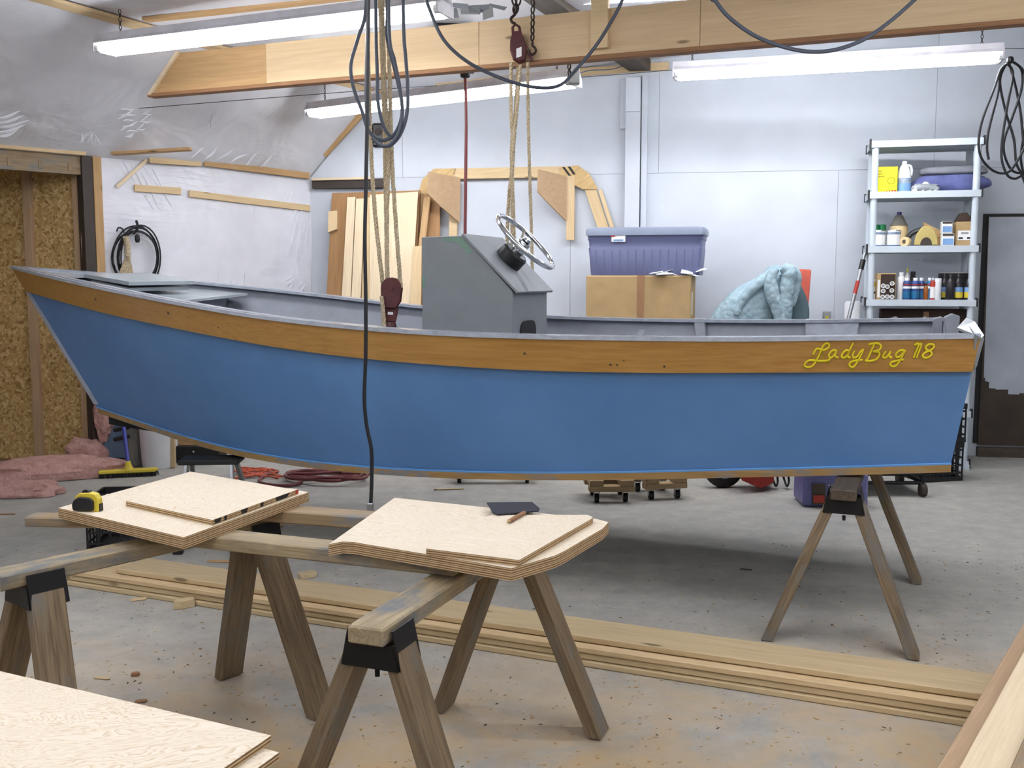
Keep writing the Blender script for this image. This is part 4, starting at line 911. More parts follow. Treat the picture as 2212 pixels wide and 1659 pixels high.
hk = spline([q(0, -0.01, 0.118), q(-0.018, -0.01, 0.13), q(-0.02, -0.01, 0.15), q(0.0, -0.01, 0.165), q(0.014, -0.01, 0.185)], 5); MB().tube(hk, 0.008, 7).build('hook', 'dark_chain', t, smooth=True)
ch = thing('hoist_chain', q(0, -0.01, 0.19), 'rusty chain sling above the upper pulley block', 'chain', 'hoist chains')
chain('link', q(0.006, -0.01, 0.17), at(1103, -62, YR), ch, 0.055, 0.0055); chain('link', q(0.006, -0.01, 0.17), at(1136, -62, YR), ch, 0.055, 0.0055)
hc = at(1150, 80, YR-.05); ch = thing('hook_chain', hc, 'dark chain with an open grab hook hanging beside the pulley block', 'chain', 'hoist chains')
chain('link', at(1150, 88, YR-.05), at(1152, -62, YR-.05), ch, 0.046, 0.005)
MB().tube(spline([at(x, y, YR-.05) for x, y in ((1151, 90), (1150, 98), (1156, 104), (1157, 112), (1151, 118), (1144, 114), (1143, 107))], 5), 0.0065, 7).build('hook', 'dark_chain', ch, smooth=True)
# small links below the beam
ch = thing('short_chain', at(1256, 128, 5.95), 'short loop of chain under the beam', 'chain', 'hoist chains'); chain('link', at(1229, 108, 5.78), at(1230, 165, 5.8), ch, 0.04, 0.0045); chain('link', at(1230, 122, 5.78), at(1268, 120, 5.78), ch, 0.05, 0.006)
# coil of dark cable on the bow tackle
YC = 4.86
cb = thing('hanging_cable_coil', at(820, 0, YC), 'coil of dark cable looped over the bow tackle ropes', 'cable')
def lp(nm, pts, r=0.0085, mt='grey_cable', par=None, dy=0.0): return MB().tube(spline([at(x, y, YC+dy) for x, y in pts], 8), r, 7).build(nm, mt, par, smooth=True)
lp('loop', [(795, -155), (790, 20), (774, 80), (758, 140), (764, 190), (782, 240), (797, 283), (822, 303), (850, 292), (867, 255), (866, 210), (850, 140), (836, 80), (837, 20), (838, -155)], par=cb)
lp('loop', [(812, -155), (812, 60), (815, 160), (817, 225), (832, 280), (850, 299)], par=cb, dy=0.03)
lp('loop', [(841, -155), (841, 70), (852, 130), (864, 190), (869, 240), (862, 285), (842, 312), (822, 314), (804, 298)], par=cb, dy=-0.03)
lp('loop', [(870, -155), (872, 60), (876, 120), (881, 190), (879, 245), (866, 288), (845, 313), (826, 316)], par=cb, dy=-0.02)
lp('loop', [(793, -155), (795, 40), (793, 130), (792, 220), (796, 270)], 0.011, par=cb, dy=0.02)
# drop cord in front of the hull
YD = 4.0
cd = thing('drop_cord', at(790, 300, YD), 'black drop cord hanging in front of the hull, plug end down', 'cable')
MB().tube(spline([at(x, y, YD) for x, y in ((800, -322), (797, -60), (794, 150), (793, 270), (790, 420), (788, 520), (790, 640), (790, 760), (787, 860), (792, 920), (802, 970), (803, 1030), (801, 1088))], 8), 0.0075, 8).build('cord', 'black_cable', cd, smooth=True)
pl = at(800, 1098, YD); MB().box(pl, (0.026, 0.022, 0.045)).build('plug', 'galvanised', cd, bevel=0.004)
# drooping cables near the ceiling
cable('ceiling_cable', [at(x, y, 4.9) for x, y in ((905, -150), (918, -20), (930, 25), (958, 85), (1005, 130), (1068, 163), (1140, 186))] + [at(1205, 186, 5.0), at(1245, 150, 5.1), at(1300, 80, 5.1), at(1352, -20, 5.1), at(1372, -140, 5.1)], 0.0085, 'grey_cable', 'dark cable drooping across the beam behind the hook')
cable('ceiling_cable', [at(x, y, 4.4) for x, y in ((1500, -255), (1530, -30), (1548, 5), (1580, 42), (1640, 82), (1720, 108), (1790, 110), (1860, 88), (1920, 48), (1980, -5), (2000, -30), (2030, -250))], 0.0085, 'grey_cable', 'grey cable sagging in a wide loop near the top right')
cable('light_cord', [at(247, -25, 6.25), at(244, 40, 6.3), at(243, 55, 6.3), at(247, 71, 6.35)], 0.005, 'tan_board', 'tan power cord of the strip light above the bow')
cable('guy_wire', [sl(300, 234, 0.02), at(840, 192, 7.0), at(1350, 160, 7.9), bw(1900, 110, 0.2), at(2220, 105, 7.4)], 0.0022, 'black_cable', 'thin wire stretched across under the ceiling', cat='wire')
cable('light_cord', [at(1247, 160, 6.62), at(1275, 152, 6.9), at(1320, 150, 7.4), bw(1352, 140, 0.1)], 0.004, 'grey_cable', 'cord between the rear strip light and the white post')
o = MB().box(at(1240, 165, 6.55), (0.07, 0.07, 0.10)).build('junction_box', 'grey_box', bevel=0.005); tag(o, 'grey junction box at the end of the rear strip light', 'electrical box')
# hose reel bracket, red hose and reel above the beam
rk = thing('hose_drop', at(1000, 160, 6.25), 'dark red air hose dropping from a bracket under the beam', 'hose')
MB().tube(spline([at(x, y, 6.25) for x, y in ((1005, 162), (1007, 250), (1006, 380), (1004, 560), (1003, 700))], 6), 0.0095, 8).build('hose', 'red_hose', rk, smooth=True)
MB().lathe([(0.02, 0), (0.03, 0.006), (0.03, 0.03), (0.018, 0.04)], at(1005, 168, 6.25), 14).build('stop_ball', 'black_rubber', rk, smooth=True)
MB().box(at(1000, 156, 6.25), (0.13, 0.03, 0.012)).build('bracket', 'black_steel', rk); MB().box(at(985, 151, 6.27), (0.10, 0.05, 0.02), Matrix.Rotation(0.25, 3, 'Y')).build('bracket_arm', 'galvanised', rk)
hr = thing('hose_reel', at(978, 50, 6.62), 'black and red hose reel peeking over the beam', 'hose reel')
MB().lathe([(0.03, 0), (0.12, 0.002), (0.125, 0.012), (0.03, 0.014)], at(978, 62, 6.6), 24, (0.3, -1, 0)).build('flange', 'black_plastic', hr, smooth=True)
MB().lathe([(0.03, 0), (0.12, 0.002), (0.125, 0.012), (0.03, 0.014)], at(968, 62, 6.75), 24, (0.3, -1, 0)).build('flange', 'black_plastic', hr, smooth=True)
MB().lathe([(0.1, 0), (0.112, 0.02), (0.1, 0.04), (0.112, 0.06), (0.1, 0.08), (0.112, 0.1), (0.1, 0.12)], at(970, 62, 6.73), 20, (0.3, -1, 0)).build('wound_hose', 'red_hose', hr, smooth=True)
o = MB().tube([at(1083, 40, 6.6), at(1083, -30, 6.6)], 0.012, 10).build('red_pipe', 'red_paint'); tag(o, 'red pipe rising above the beam', 'pipe')
# crumpled film above the beam, beside the reel
m = MB(); random.seed(11)
for i in range(9):
    p = at(930+i*16, 18+random.uniform(-12, 12), 6.0); a = V((random.uniform(0.06, 0.12), random.uniform(-0.05, 0.05), random.uniform(-0.03, 0.03))); b = V((random.uniform(-0.02, 0.03), random.uniform(-0.05, 0.05), random.uniform(-0.06, -0.02)))
    m.prism([p, p+a, p+a+b, p+b*0.8], V((0, 0.002, 0.002)))
tag(m.build('crumpled_film', 'clear_film'), 'crumpled clear plastic film stuffed above the beam', 'plastic film')
# cable bundle on the right hand fixture
YB = 6.38
bd = thing('cable_bundle', at(2172, 130, YB), 'bundle of black extension cable hanging from the right fixture end', 'cable')
bl = [[(2178, 138), (2162, 150), (2148, 190), (2122, 260), (2114, 310), (2122, 345), (2148, 370), (2178, 372), (2202, 340), (2222, 300)],
 [(2176, 137), (2160, 160), (2156, 200), (2136, 280), (2132, 320), (2136, 345)], [(2175, 137), (2188, 160), (2176, 230), (2165, 300), (2164, 345), (2176, 378), (2192, 386), (2206, 380)],
 [(2174, 137), (2160, 175), (2172, 240), (2190, 300), (2195, 350), (2206, 375), (2216, 400)], [(2188, 134), (2206, 150), (2207, 190), (2188, 250), (2170, 300), (2170, 335), (2186, 368), (2210, 375)],
 [(2180, 138), (2192, 180), (2204, 240), (2210, 300), (2216, 330)], [(2190, 134), (2214, 160), (2222, 230), (2212, 290), (2205, 340), (2212, 380)]]
for i, pts in enumerate(bl): MB().tube(spline([at(x, y, YB+0.015*i) for x, y in pts], 7), 0.0075, 7).build('loop', 'black_cable', bd, smooth=True)
MB().lathe([(0.012, 0), (0.02, 0.01), (0.02, 0.03), (0.012, 0.04)], at(2182, 137, YB), 12).build('tie', 'black_plastic', bd)

# ------------------------------------------------------------------ along the back wall
from mathutils import noise as mnoise
ar = thing('wooden_arch_frame', bw(1110, 372, 0.04), 'pine and plywood arch frame standing against the white wall', 'frame')
board('header', bw(968, 376, 0.04), bw(1232, 371, 0.04), 0.085, 0.038, 'new_pine', ar, up=NB)
gl = [(937, 365), (984, 364), (974, 389), (930, 428), (905, 415), (913, 388)]; gr_ = [(1208, 363), (1248, 357), (1272, 374), (1293, 409), (1259, 409), (1214, 386)]
for g_ in (gl, gr_): 
    m = MB().prism([bw(x, y, 0.06) for x, y in g_], NB*0.013); m.build('gusset', 'gusset_ply', ar, frame_x(bw(900, 440, .06), bw(1000, 360, .06), NB))
for a_, b_ in (((1217, 361), (1236, 386)), ((1229, 360), (1241, 377))):
    MB().prism([bw(a_[0]-3, a_[1], 0.0735), bw(a_[0]+3, a_[1], 0.0735), bw(b_[0]+3, b_[1], 0.0735), bw(b_[0]-3, b_[1], 0.0735)], NB*0.001).build('paint_stripe', 'black_primer', ar)
board('leg', bw(1272, 398, 0.04), bw(1352, 640, 0.04), 0.085, 0.038, 'new_pine', ar, up=NB); board('leg', bw(925, 400, 0.04), bw(868, 640, 0.04), 0.085, 0.038, 'tan_board', ar, up=NB)
board('leg_batten', bw(1296, 410, 0.065), bw(1370, 640, 0.065), 0.03, 0.02, 'new_pine', ar, up=NB)
board('post', bw(980, 388, 0.06), bw(978, 700, 0.06), 0.065, 0.038, 'new_pine', ar, up=NB); board('post', bw(1233, 380, 0.06), bw(1232, 519, 0.06), 0.065, 0.038, 'new_pine', ar, up=NB)
for pl_ in ([(924, 371, .30), (993, 384, .09), (991, 481, .09), (949, 445, .22), (922, 418, .30)], [(1162, 366, .27), (1222, 381, .09), (1221, 477, .09), (1182, 438, .21), (1160, 415, .27)]):
    P = [bw(*p) for p in pl_]; n = (P[1]-P[0]).cross(P[2]-P[0]).normalized(); n = n if n.y < 0 else -n
    MB().prism(P, n*0.013).build('side_plate', ['mdf_tan'], ar)
# wall phone box
o = MB().box(bw(817, 292, 0.03), (0.10, 0.05, 0.19)).build('wall_speaker', 'black_plastic', bevel=0.015); tag(o, 'small black rounded box mounted on the white wall', 'speaker')
MB().lathe([(0.028, 0), (0.03, 0.006), (0.012, 0.009)], bw(817, 285, 0.055), 14, NB).build('dial', 'brown_steel', o)
# lumber leaning against the wall
LP0 = wp(ub(820, 500), 1.95, 0.13); LP1 = wp(ub(820, 500), 0.0, 0.60); LN = UB.cross(LP0-LP1).normalized(); LN = LN if LN.y < 0 else -LN
def lean(x, y, off=0.0): return onp(x, y, LP0+LN*off, LN)
def leaner(pts, off, th, mat, label, nm='leaning_board', grp='timber leaning on the wall'):
    P = [lean(x, y, off) for x, y in pts]
    P = [p if p.z > 0.005 else p + (LP0-LP1)*((0.005-p.z)/(LP0-LP1).z) for p in P]
    m = MB().prism(P, LN*th); M = frame_x(P[0], P[-1], LN)
    return tag(m.build(nm, mat, None, M), label, 'board', grp)
leaner([(718, 418), (908, 412), (880, 985), (688, 985)], -0.03, 0.012, 'brown_ply', 'large brown plywood sheet leaning behind the pale boards', 'leaning_sheet')
leaner([(916, 420), (951, 420), (950, 985), (880, 985)], -0.045, 0.012, 'brown_ply', 'dark brown board leaning behind the console')
leaner([(752, 428), (769, 427), (742, 985), (720, 985)], 0.0, 0.019, 'bleached_board', 'narrow pale board leaning leftmost on the brown sheet')
leaner([(771, 431), (789, 430), (766, 985), (744, 985)], 0.0, 0.019, 'bleached_board', 'second narrow pale board leaning on the brown sheet')
leaner([(790, 428), (803, 427), (794, 985), (770, 985)], 0.0, 0.012, 'new_pine', 'third narrow board leaning beside the ropes')
leaner([(800, 422), (904, 415), (868, 985), (797, 985)], 0.014, 0.012, 'bleached_board', 'pale plywood offcut leaning behind the ropes', 'leaning_sheet')
leaner([(893, 534), (912, 532), (905, 985), (872, 985)], 0.028, 0.018, 'new_pine', 'pale board with a notched edge leaning beside the console')
leaner([(712, 459), (731, 457), (730, 497), (711, 504)], -0.015, 0.03, 'new_pine', 'small pine block fixed to the brown sheet', 'wood_block')
leaner([(918, 430), (932, 427), (906, 640), (893, 640)], 0.0, 0.03, 'tan_board', 'brown lath leaning beneath the arch frame')

# tote on cardboard boxes
Yt = 7.35
def fbox(px0, px1, y0, y1, Y, depth, taper=0.0):
    a, b = at(px0, y1, Y), at(px1, y1, Y); top = at((px0+px1)/2, y0, Y).z; return a.x, b.x, a.z, top
ct = thing('cardboard_box', at(1385, 690, Yt), 'tan cardboard box with brown tape under the blue tote', 'cardboard box')
x0, x1, _, zt = fbox(1264, 1490, 595, 690, Yt, 0.5); zb_ = 0.72
RB = Matrix.Rotation(math.radians(-14), 3, 'Z'); cB = V(((x0+x1)/2, Yt, 0)); wB = x1-x0
def cbx(lx, ly, lz): return cB + RB @ V((lx, ly, 0)) + V((0, 0, lz))
m = MB().box(cbx(0, 0.23, (zt+zb_)/2), (wB, 0.46, zt-zb_), RB); m.build('carton', 'cardboard', ct, bevel=0.008)
MB().box(cbx(0.02, -0.001, (zt+zb_)/2), (0.05, 0.003, zt-zb_), RB).build('tape_strip', 'tape_brown', ct); MB().box(cbx(0.02, 0.2, zt), (0.05, 0.4, 0.003), RB).build('tape_strip', 'tape_brown', ct)
MB().box(cbx(wB/2+0.001, 0.12, zt-0.2), (0.003, 0.06, 0.16), RB).build('label_sticker', 'label_white', ct)
o = MB().box(cbx(0, 0.23, zb_/2-0.0005), (wB*0.96, 0.44, zb_-0.003), RB).build('cardboard_box', 'cardboard', bevel=0.008); tag(o, 'lower cardboard box hidden behind the hull', 'cardboard box')
MB().box(cbx(0, 0.008, zb_/2), (0.05, 0.003, zb_-0.02), RB).build('tape_strip', 'tape_brown', o)
tt = thing('storage_tote', cbx(0.02, 0.2, zt), 'blue plastic storage tote with grey-blue lid', 'storage tote')
wt = at(1512, 560, Yt).x-at(1262, 560, Yt).x; ht = at(1390, 500, Yt).z-zt
def tbx(lx, ly, lz): return cbx(lx+0.04, ly+0.02, zt+0.002+lz)
m = MB(); rows = []
for f, gx in ((0, 0.94), (0.06, 0.95), (0.62, 0.985), (0.64, 0.975), (0.80, 0.985), (0.82, 1.0), (1.0, 1.0)):
    w2, d2 = wt/2*gx, 0.23*gx; r = 0.04; ring = []
    for cx_, cy_, a0 in ((w2-r, d2-r, 0), (-w2+r, d2-r, 90), (-w2+r, -d2+r, 180), (w2-r, -d2+r, 270)):
        for i in range(4):
            a = math.radians(a0+i*30); ring.append(tbx(cx_+r*math.cos(a), 0.22+cy_+r*math.sin(a), f*ht))
    rows.append(ring)
m.grid(rows, closed=True); m.f.append(tuple(range(16))); m.mi.append(0); m.build('tub', 'tote_blue', tt, smooth=True)
for i in range(13):
    lx = -wt/2+0.06+i*(wt-0.12)/12; MB().tube([tbx(lx*0.96, 0.008, 0.05*ht), tbx(lx*0.98, 0.002, 0.58*ht)], 0.0095, 8).build('rib', 'tote_blue', tt, smooth=True)
m = MB(); rows = []
for f, gx in ((-0.008, 1.03), (0.022, 1.04), (0.045, 1.02), (0.05, 0.95), (0.038, 0.88)):
    w2, d2 = wt/2*gx, 0.235*gx; r = 0.05; ring = []
    for cx_, cy_, a0 in ((w2-r, d2-r, 0), (-w2+r, d2-r, 90), (-w2+r, -d2+r, 180), (w2-r, -d2+r, 270)):
        for i in range(4):
            a = math.radians(a0+i*30); ring.append(tbx(cx_+r*math.cos(a), 0.22+cy_+r*math.sin(a), ht+f-0.02))
    rows.append(ring)
m.grid(rows, closed=True); e = len(m.v)-16; m.f.append(tuple(range(e, e+16))); m.mi.append(0); m.f.append(tuple(range(16))); m.mi.append(0); m.build('lid', 'tote_lid', tt, smooth=True)
st_ = MB().box(tbx(-wt/2+0.23, -0.016, ht*0.86), (0.10, 0.004, 0.06), RB).build('sticker', 'label_white', tt); MB().prism([tbx(-wt/2+0.19+0.02*math.cos(a), -0.019, ht*0.90+0.008*math.sin(a)) for a in [i*math.pi/5 for i in range(10)]], -RB.col[1]*0.001).build('sticker_mark', 'red_paint', st_)
MB().box(tbx(-wt/2+0.23, -0.019, ht*0.80), (0.07, 0.001, 0.012), RB).build('sticker_mark', 'label_blue', st_)
random.seed(5)
m = MB()
for i in range(7):
    p = at(1400+i*17, 592+random.uniform(-4, 3), Yt-0.06); p = V((p.x, p.y-random.uniform(0, .05), max(p.z, zt+0.004))); a = V((random.uniform(.05, .12), random.uniform(-.06, .04), random.uniform(-.02, .03))); b = V((random.uniform(-.03, .03), random.uniform(.04, .1), random.uniform(-.02, .04)))
    m.prism([p, p+a, p+a*0.8+b, p+b], V((0, 0, 0.003)))
tag(m.build('crumpled_paper', 'paper'), 'crumpled white paper on the cardboard box', 'paper')

# draped cloth: rings stacked from the floor up
def drape(name, rows_px, Y, depth, mat, label, cat, seed=0, amp=0.03, freq=6.0, close_top=True, group=None):
    rows = []; N = 40
    for k, (y, xl, xr) in enumerate(rows_px):
        a, b = at(xl, y, Y), at(xr, y, Y); c = (a+b)/2; hw = (b.x-a.x)/2; ring = []
        dd = depth*min(1.0, hw/0.25+0.25)
        for i in range(N):
            t_ = 2*math.pi*i/N; ct_, st2 = math.cos(t_), math.sin(t_)
            p = V((c.x+hw*ct_, Y+depth+dd*st2, max(c.z, 0.005)))
            n = mnoise.noise(V((p.x*freq+seed, p.y*freq, p.z*freq)))+0.5*mnoise.noise(V((p.x*freq*2.3+seed, p.y*freq*2.3, p.z*freq*2.3)))
            p = p + V((ct_, st2, 0.15))*n*amp; p.z = max(p.z, 0.003); ring.append(p)
        rows.append(ring)
    m = MB().grid(rows, closed=True); m.f.append(tuple(range(N))); m.mi.append(0); e = len(m.v)-N; m.f.append(tuple(range(e, e+N))); m.mi.append(0)
    o = m.build(name, mat, smooth=True); md = o.modifiers.new('sub', 'SUBSURF'); md.levels = md.render_levels = 1
    return tag(o, label, cat, group)
drape('moving_blanket', [(930, 1500, 1680), (800, 1515, 1690), (690, 1545, 1690), (662, 1561, 1705), (645, 1578, 1712), (625, 1600, 1720), (608, 1628, 1723), (594, 1650, 1722), (583, 1664, 1716), (575, 1674, 1704), (572, 1682, 1692)], 7.15, 0.16, 'quilt', 'pale blue quilted moving blanket draped over something tall', 'blanket', 3, 0.035)
mvb = bpy.data.objects['moving_blanket']
def fold(pts, rr, Y):
    P = spline([at(x, y, Y) for x, y in pts], 6); R_ = [rr*(0.7+0.5*math.sin(math.pi*i/(len(P)-1))+0.25*mnoise.noise(p_*14)) for i, p_ in enumerate(P)]
    MB().tube(P, R_, 12).build('fold', 'quilt', mvb, smooth=True)
fold([(1676, 580), (1664, 604), (1670, 640), (1684, 680), (1690, 720)], 0.040, 7.12); fold([(1690, 576), (1704, 590), (1700, 620), (1696, 660), (1698, 720)], 0.050, 7.13); fold([(1696, 577), (1716, 592), (1716, 625), (1708, 660)], 0.035, 7.18); fold([(1672, 590), (1645, 608), (1610, 640), (1590, 680)], 0.030, 7.16)
drape('dark_jacket', [(930, 1690, 1745), (700, 1705, 1752), (680, 1706, 1756), (655, 1708, 1752), (630, 1712, 1746), (608, 1716, 1736), (598, 1719, 1728)], 7.2, 0.10, 'dark_cloth', 'grey green cloth hanging beside the blanket', 'cloth', 9, 0.02)
sa = thing('red_chair', at(1735, 640, 7.55), 'salmon red seat back behind the blanket', 'chair')
MB().prism([at(1714, 586, 7.55), at(1718, 581, 7.55), at(1753, 582, 7.55), at(1753, 588, 7.55), at(1745, 690, 7.5), at(1712, 690, 7.5)], V((0, 0.05, 0))).build('backrest', 'salmon_cloth', sa, bevel=0.01)
p = at(1730, 690, 7.5); MB().box((p.x, p.y+0.0, 0.55), (0.10, 0.10, 1.02)).build('support', 'salmon_cloth', sa, bevel=0.01)
# pole with red stripe, white roll
pA_, pB_ = at(1868, 548, 7.45), at(1815, 760, 7.3); dd = (pB_-pA_).normalized(); pB_ = pA_ + dd*((0.01-pA_.z)/dd.z)
bm_ = thing('extension_pole', pB_, 'paint roller extension pole with a red band leaning by the shelf', 'pole')
def seg(f0, f1, r, mt, nm): MB().tube([pA_.lerp(pB_, f0), pA_.lerp(pB_, f1)], r, 10).build(nm, mt, bm_, smooth=True)
seg(0, 0.03, 0.012, 'galvanised', 'tip'); seg(0.03, 0.075, 0.019, 'black_plastic', 'grip'); seg(0.075, 0.13, 0.014, 'galvanised', 'tube'); seg(0.13, 0.19, 0.0145, 'red_paint', 'band'); seg(0.19, 1.0, 0.014, 'galvanised', 'tube')
c_ = at(1842, 670, 7.5); o = MB().lathe([(0.075, 0.0), (0.072, 0.3), (0.06, at(1842, 652, 7.5).z-0.01), (0.05, at(1842, 651, 7.5).z), (0.02, at(1842, 652, 7.5).z-0.01)], (c_.x, c_.y, 0.001), 20).build('white_roll', 'white_plastic', smooth=True); tag(o, 'tall white roll standing between the pole and the shelf', 'roll')
# ------------------------------------------------------------------ far left: coil, rope, insulation
cl_ = thing('wall_cable_coil', lw(295, 545, 0.05), 'coil of black cable hung on the plastic wall', 'cable')
for i in range(7):
    rx, ry = 46+random.uniform(-5, 5), 62+random.uniform(-6, 8); cx_ = 292+i*2.0-(i % 3)*2
    pts = [lw(cx_+rx*math.cos(2*math.pi*j/28), 556+ry*math.sin(2*math.pi*j/28), 0.03+0.009*i+0.01*math.sin(3*j)) for j in range(28)]
    MB().tube(pts, 0.0062, 6, closed=True).build('loop', 'black_cable', cl_, smooth=True)
MB().tube(spline([lw(288, 505, 0.06), lw(296, 496, 0.08), lw(297, 486, 0.08), lw(294, 476, 0.08)], 4), 0.009, 6).build('hook', 'black_steel', cl_, smooth=True)
MB().tube(spline([lw(252, 500, 0.05), lw(256, 492, 0.05), lw(264, 494, 0.05), lw(268, 503, 0.05)], 4), 0.006, 6).build('cable_end', 'black_cable', cl_, smooth=True)
MB().lathe([(0.012, 0), (0.02, 0.02), (0.016, 0.05), (0.004, 0.06)], lw(297, 524, 0.08), 8).build('plug', 'black_rubber', cl_)
hk = thing('rope_hank', lw(276, 545, 0.09), 'hank of tan rope hanging inside the cable coil', 'rope')
rope_mb([lw(272, 512, 0.09), lw(275, 530, 0.09), lw(276, 565, 0.09)], 0.022, 0.045).build('wrap', 'rope', hk, smooth=True)
for i, dx in enumerate((-16, -8, 0, 8, 16)): rope_mb(spline([lw(276, 552, 0.09+0.01*i), lw(274+dx*0.5, 575, 0.1), lw(272+dx, 605, 0.1), lw(274+dx, 640, 0.1)], 4), 0.011).build('strand', 'rope', hk, smooth=True)
def lump(name, c, size, mat, seed, label=None, cat=None, amp=0.22, rz_=0.0, parent=None, group=None, flat=True, n=(16, 30)):
    rows = []; R = Matrix.Rotation(rz_, 3, 'Z'); c = V(c)
    for i in range(n[0]+1):
        th = math.pi*i/n[0]; ring = []
        for j in range(n[1]):
            ph = 2*math.pi*j/n[1]; d = V((math.sin(th)*math.cos(ph), math.sin(th)*math.sin(ph), math.cos(th)))
            s_ = 1+amp*(mnoise.noise(d*1.7+V((seed, 0, 0)))+0.6*mnoise.noise(d*4.1+V((0, seed, 0)))+0.3*mnoise.noise(d*9+V((0, 0, seed))))
            e = lambda v: math.copysign(abs(v)**0.75, v)
            p = V((e(d.x)*size[0], e(d.y)*size[1], e(d.z)*size[2]))*s_; p = c + R @ p
            if flat: p.z = max(p.z, 0.004)
            ring.append(p)
        rows.append(ring)
    o = MB().grid(rows, closed=True).build(name, mat, parent, smooth=True)
    if label: tag(o, label, cat, group)
    return o
p = atz(70, 1052, 0); lump('insulation_batt', (p.x, p.y+0.35, 0.03), (0.50, 0.20, 0.10), 'insulation', 1.3, 'pink insulation batt lying flattest at the left edge', 'insulation', rz_=0.35, group='pink insulation')
p = atz(145, 1040, 0); lump('insulation_batt', (p.x-0.05, p.y+0.2, 0.04), (0.27, 0.13, 0.09), 'insulation', 4.1, 'pink insulation batt on the floor beside the push broom', 'insulation', rz_=0.1, group='pink insulation')
p = atz(205, 1010, 0); lump('insulation_batt', (p.x-0.05, p.y+0.02, 0.08), (0.15, 0.12, 0.13), 'insulation', 7.7, 'rounded heap of pink insulation at the foot of the board wall', 'insulation', group='pink insulation')
p = atz(20, 1078, 0); lump('insulation_batt', (p.x, p.y+0.12, 0.02), (0.26, 0.12, 0.07), 'insulation', 11.7, 'pink insulation scrap nearest the left edge of the picture', 'insulation', group='pink insulation')
p = rw(188, 480, 0.06); lump('hanging_insulation', (p.x, p.y, 1.62), (0.045, 0.03, 0.50), 'insulation', 2.2, 'pink insulation strip hanging beside the dark steel post', 'insulation', flat=False, amp=0.25)
p = rw(222, 930, 0.1); lump('hanging_insulation', (p.x+.02, p.y, 0.42), (0.06, 0.05, 0.20), 'insulation', 5.2, 'pink insulation tuft low beside the dark steel post', 'insulation', flat=False, amp=0.3)

# ------------------------------------------------------------------ floor beyond the bow
bk = thing('plastic_bucket', atz(330, 1012, 0), 'white plastic bucket with ribbed rim behind the bow', 'bucket')
p = atz(330, 1016, 0); r_ = 41/2200*6.9
MB().lathe([(r_*0.86, 0.002), (r_*0.9, 0.02), (r_*1.0, 0.34), (r_*1.06, 0.342), (r_*1.06, 0.352), (r_*1.0, 0.354), (r_*1.0, 0.375), (r_*1.07, 0.377), (r_*1.07, 0.387), (r_*1.01, 0.389), (r_*1.02, 0.41), (r_*1.08, 0.412), (r_*1.08, 0.43), (r_*0.98, 0.43), (r_*0.9, 0.05)], (p.x, p.y+r_, 0), 32).build('pail', 'white_plastic', bk, smooth=True)
MB().tube(spline([V((p.x+r_*1.08, p.y+r_, 0.40)), V((p.x+r_*1.12, p.y+r_-0.04, 0.33)), V((p.x+r_*1.1, p.y+r_*0.3, 0.25))], 6), 0.004, 6).build('wire_handle', 'galvanised', bk)
br = thing('push_broom', atz(270, 1030, 0), 'push broom with yellow head and blue handle', 'broom')
b0_, b1_ = atz(212, 1035, 0), atz(336, 1029, 0); hd_ = (b1_-b0_)
m = MB().prism([b0_+V((0, 0, 0.03)), b1_+V((0, 0, 0.03)), b1_+V((0, 0, 0.055)), b0_+V((0, 0, 0.055))], V((0, 0.06, 0))); m.build('head', 'yellow_plastic', br, bevel=0.006)
bm2 = MB()
for i in range(46):
    for j in range(3):
        q = b0_ + hd_*((i+0.5)/46) + V((0, 0.012+0.018*j, 0)); bm2.tube([q+V((0, 0, 0.032)), q+V((random.uniform(-.006, .006), random.uniform(-.01, .004), 0.002))], 0.0045, 4, cap=False)
bo = bm2.build('bristles', 'black_primer', br); bo['kind'] = 'stuff'
hm = b0_.lerp(b1_, 0.5)+V((0, 0.03, 0.05)); MB().lathe([(0.035, 0), (0.022, 0.03), (0.016, 0.06)], hm, 12).build('socket', 'yellow_plastic', br, smooth=True)
MB().tube([hm+V((0, 0, 0.04)), at(262, 880, 7.15)], 0.0135, 10).build('handle', 'blue_plastic', br, smooth=True)
# blue metal cabinet lying behind the broom
cb_ = thing('blue_steel_box', atz(250, 1000, 0), 'blue steel box with black clips behind the broom handle', 'box')
p = at(247, 1000, 7.2); z0_ = at(250, 990, 7.2).z; zt__ = at(250, 905, 7.2).z
MB().box((p.x, 7.28, (z0_+zt__)/2), (0.15, 0.16, zt__-z0_)).build('shell', 'blue_cabinet', cb_, bevel=0.006); MB().box((p.x, 7.28, z0_/2), (0.14, 0.14, z0_)).build('base', 'black_primer', cb_)
for yy in (926, 946):
    q = at(262, yy, 7.15); MB().tube([q+V((-0.05, 0, -0.012)), q+V((0, -0.01, 0)), q+V((0.06, 0, 0.012))], 0.014, 8).build('clip', 'black_plastic', cb_, smooth=True)
p = atz(288, 1010, 0); lump('grey_sack', (p.x, p.y+0.06, 0.12), (0.06, 0.06, 0.20), 'grey_bag', 3.3, 'grey sack slumped between the blue box and the bucket', 'sack', amp=0.3)
p = at(372, 940, 7.2); o = board('yellow_post', V((p.x, 7.2, 0.005)), V((p.x, 7.2, 0.75)), 0.035, 0.035, 'lumber', up=(0, -1, 0)); tag(o, 'pale wooden stake standing behind the bucket', 'stake')
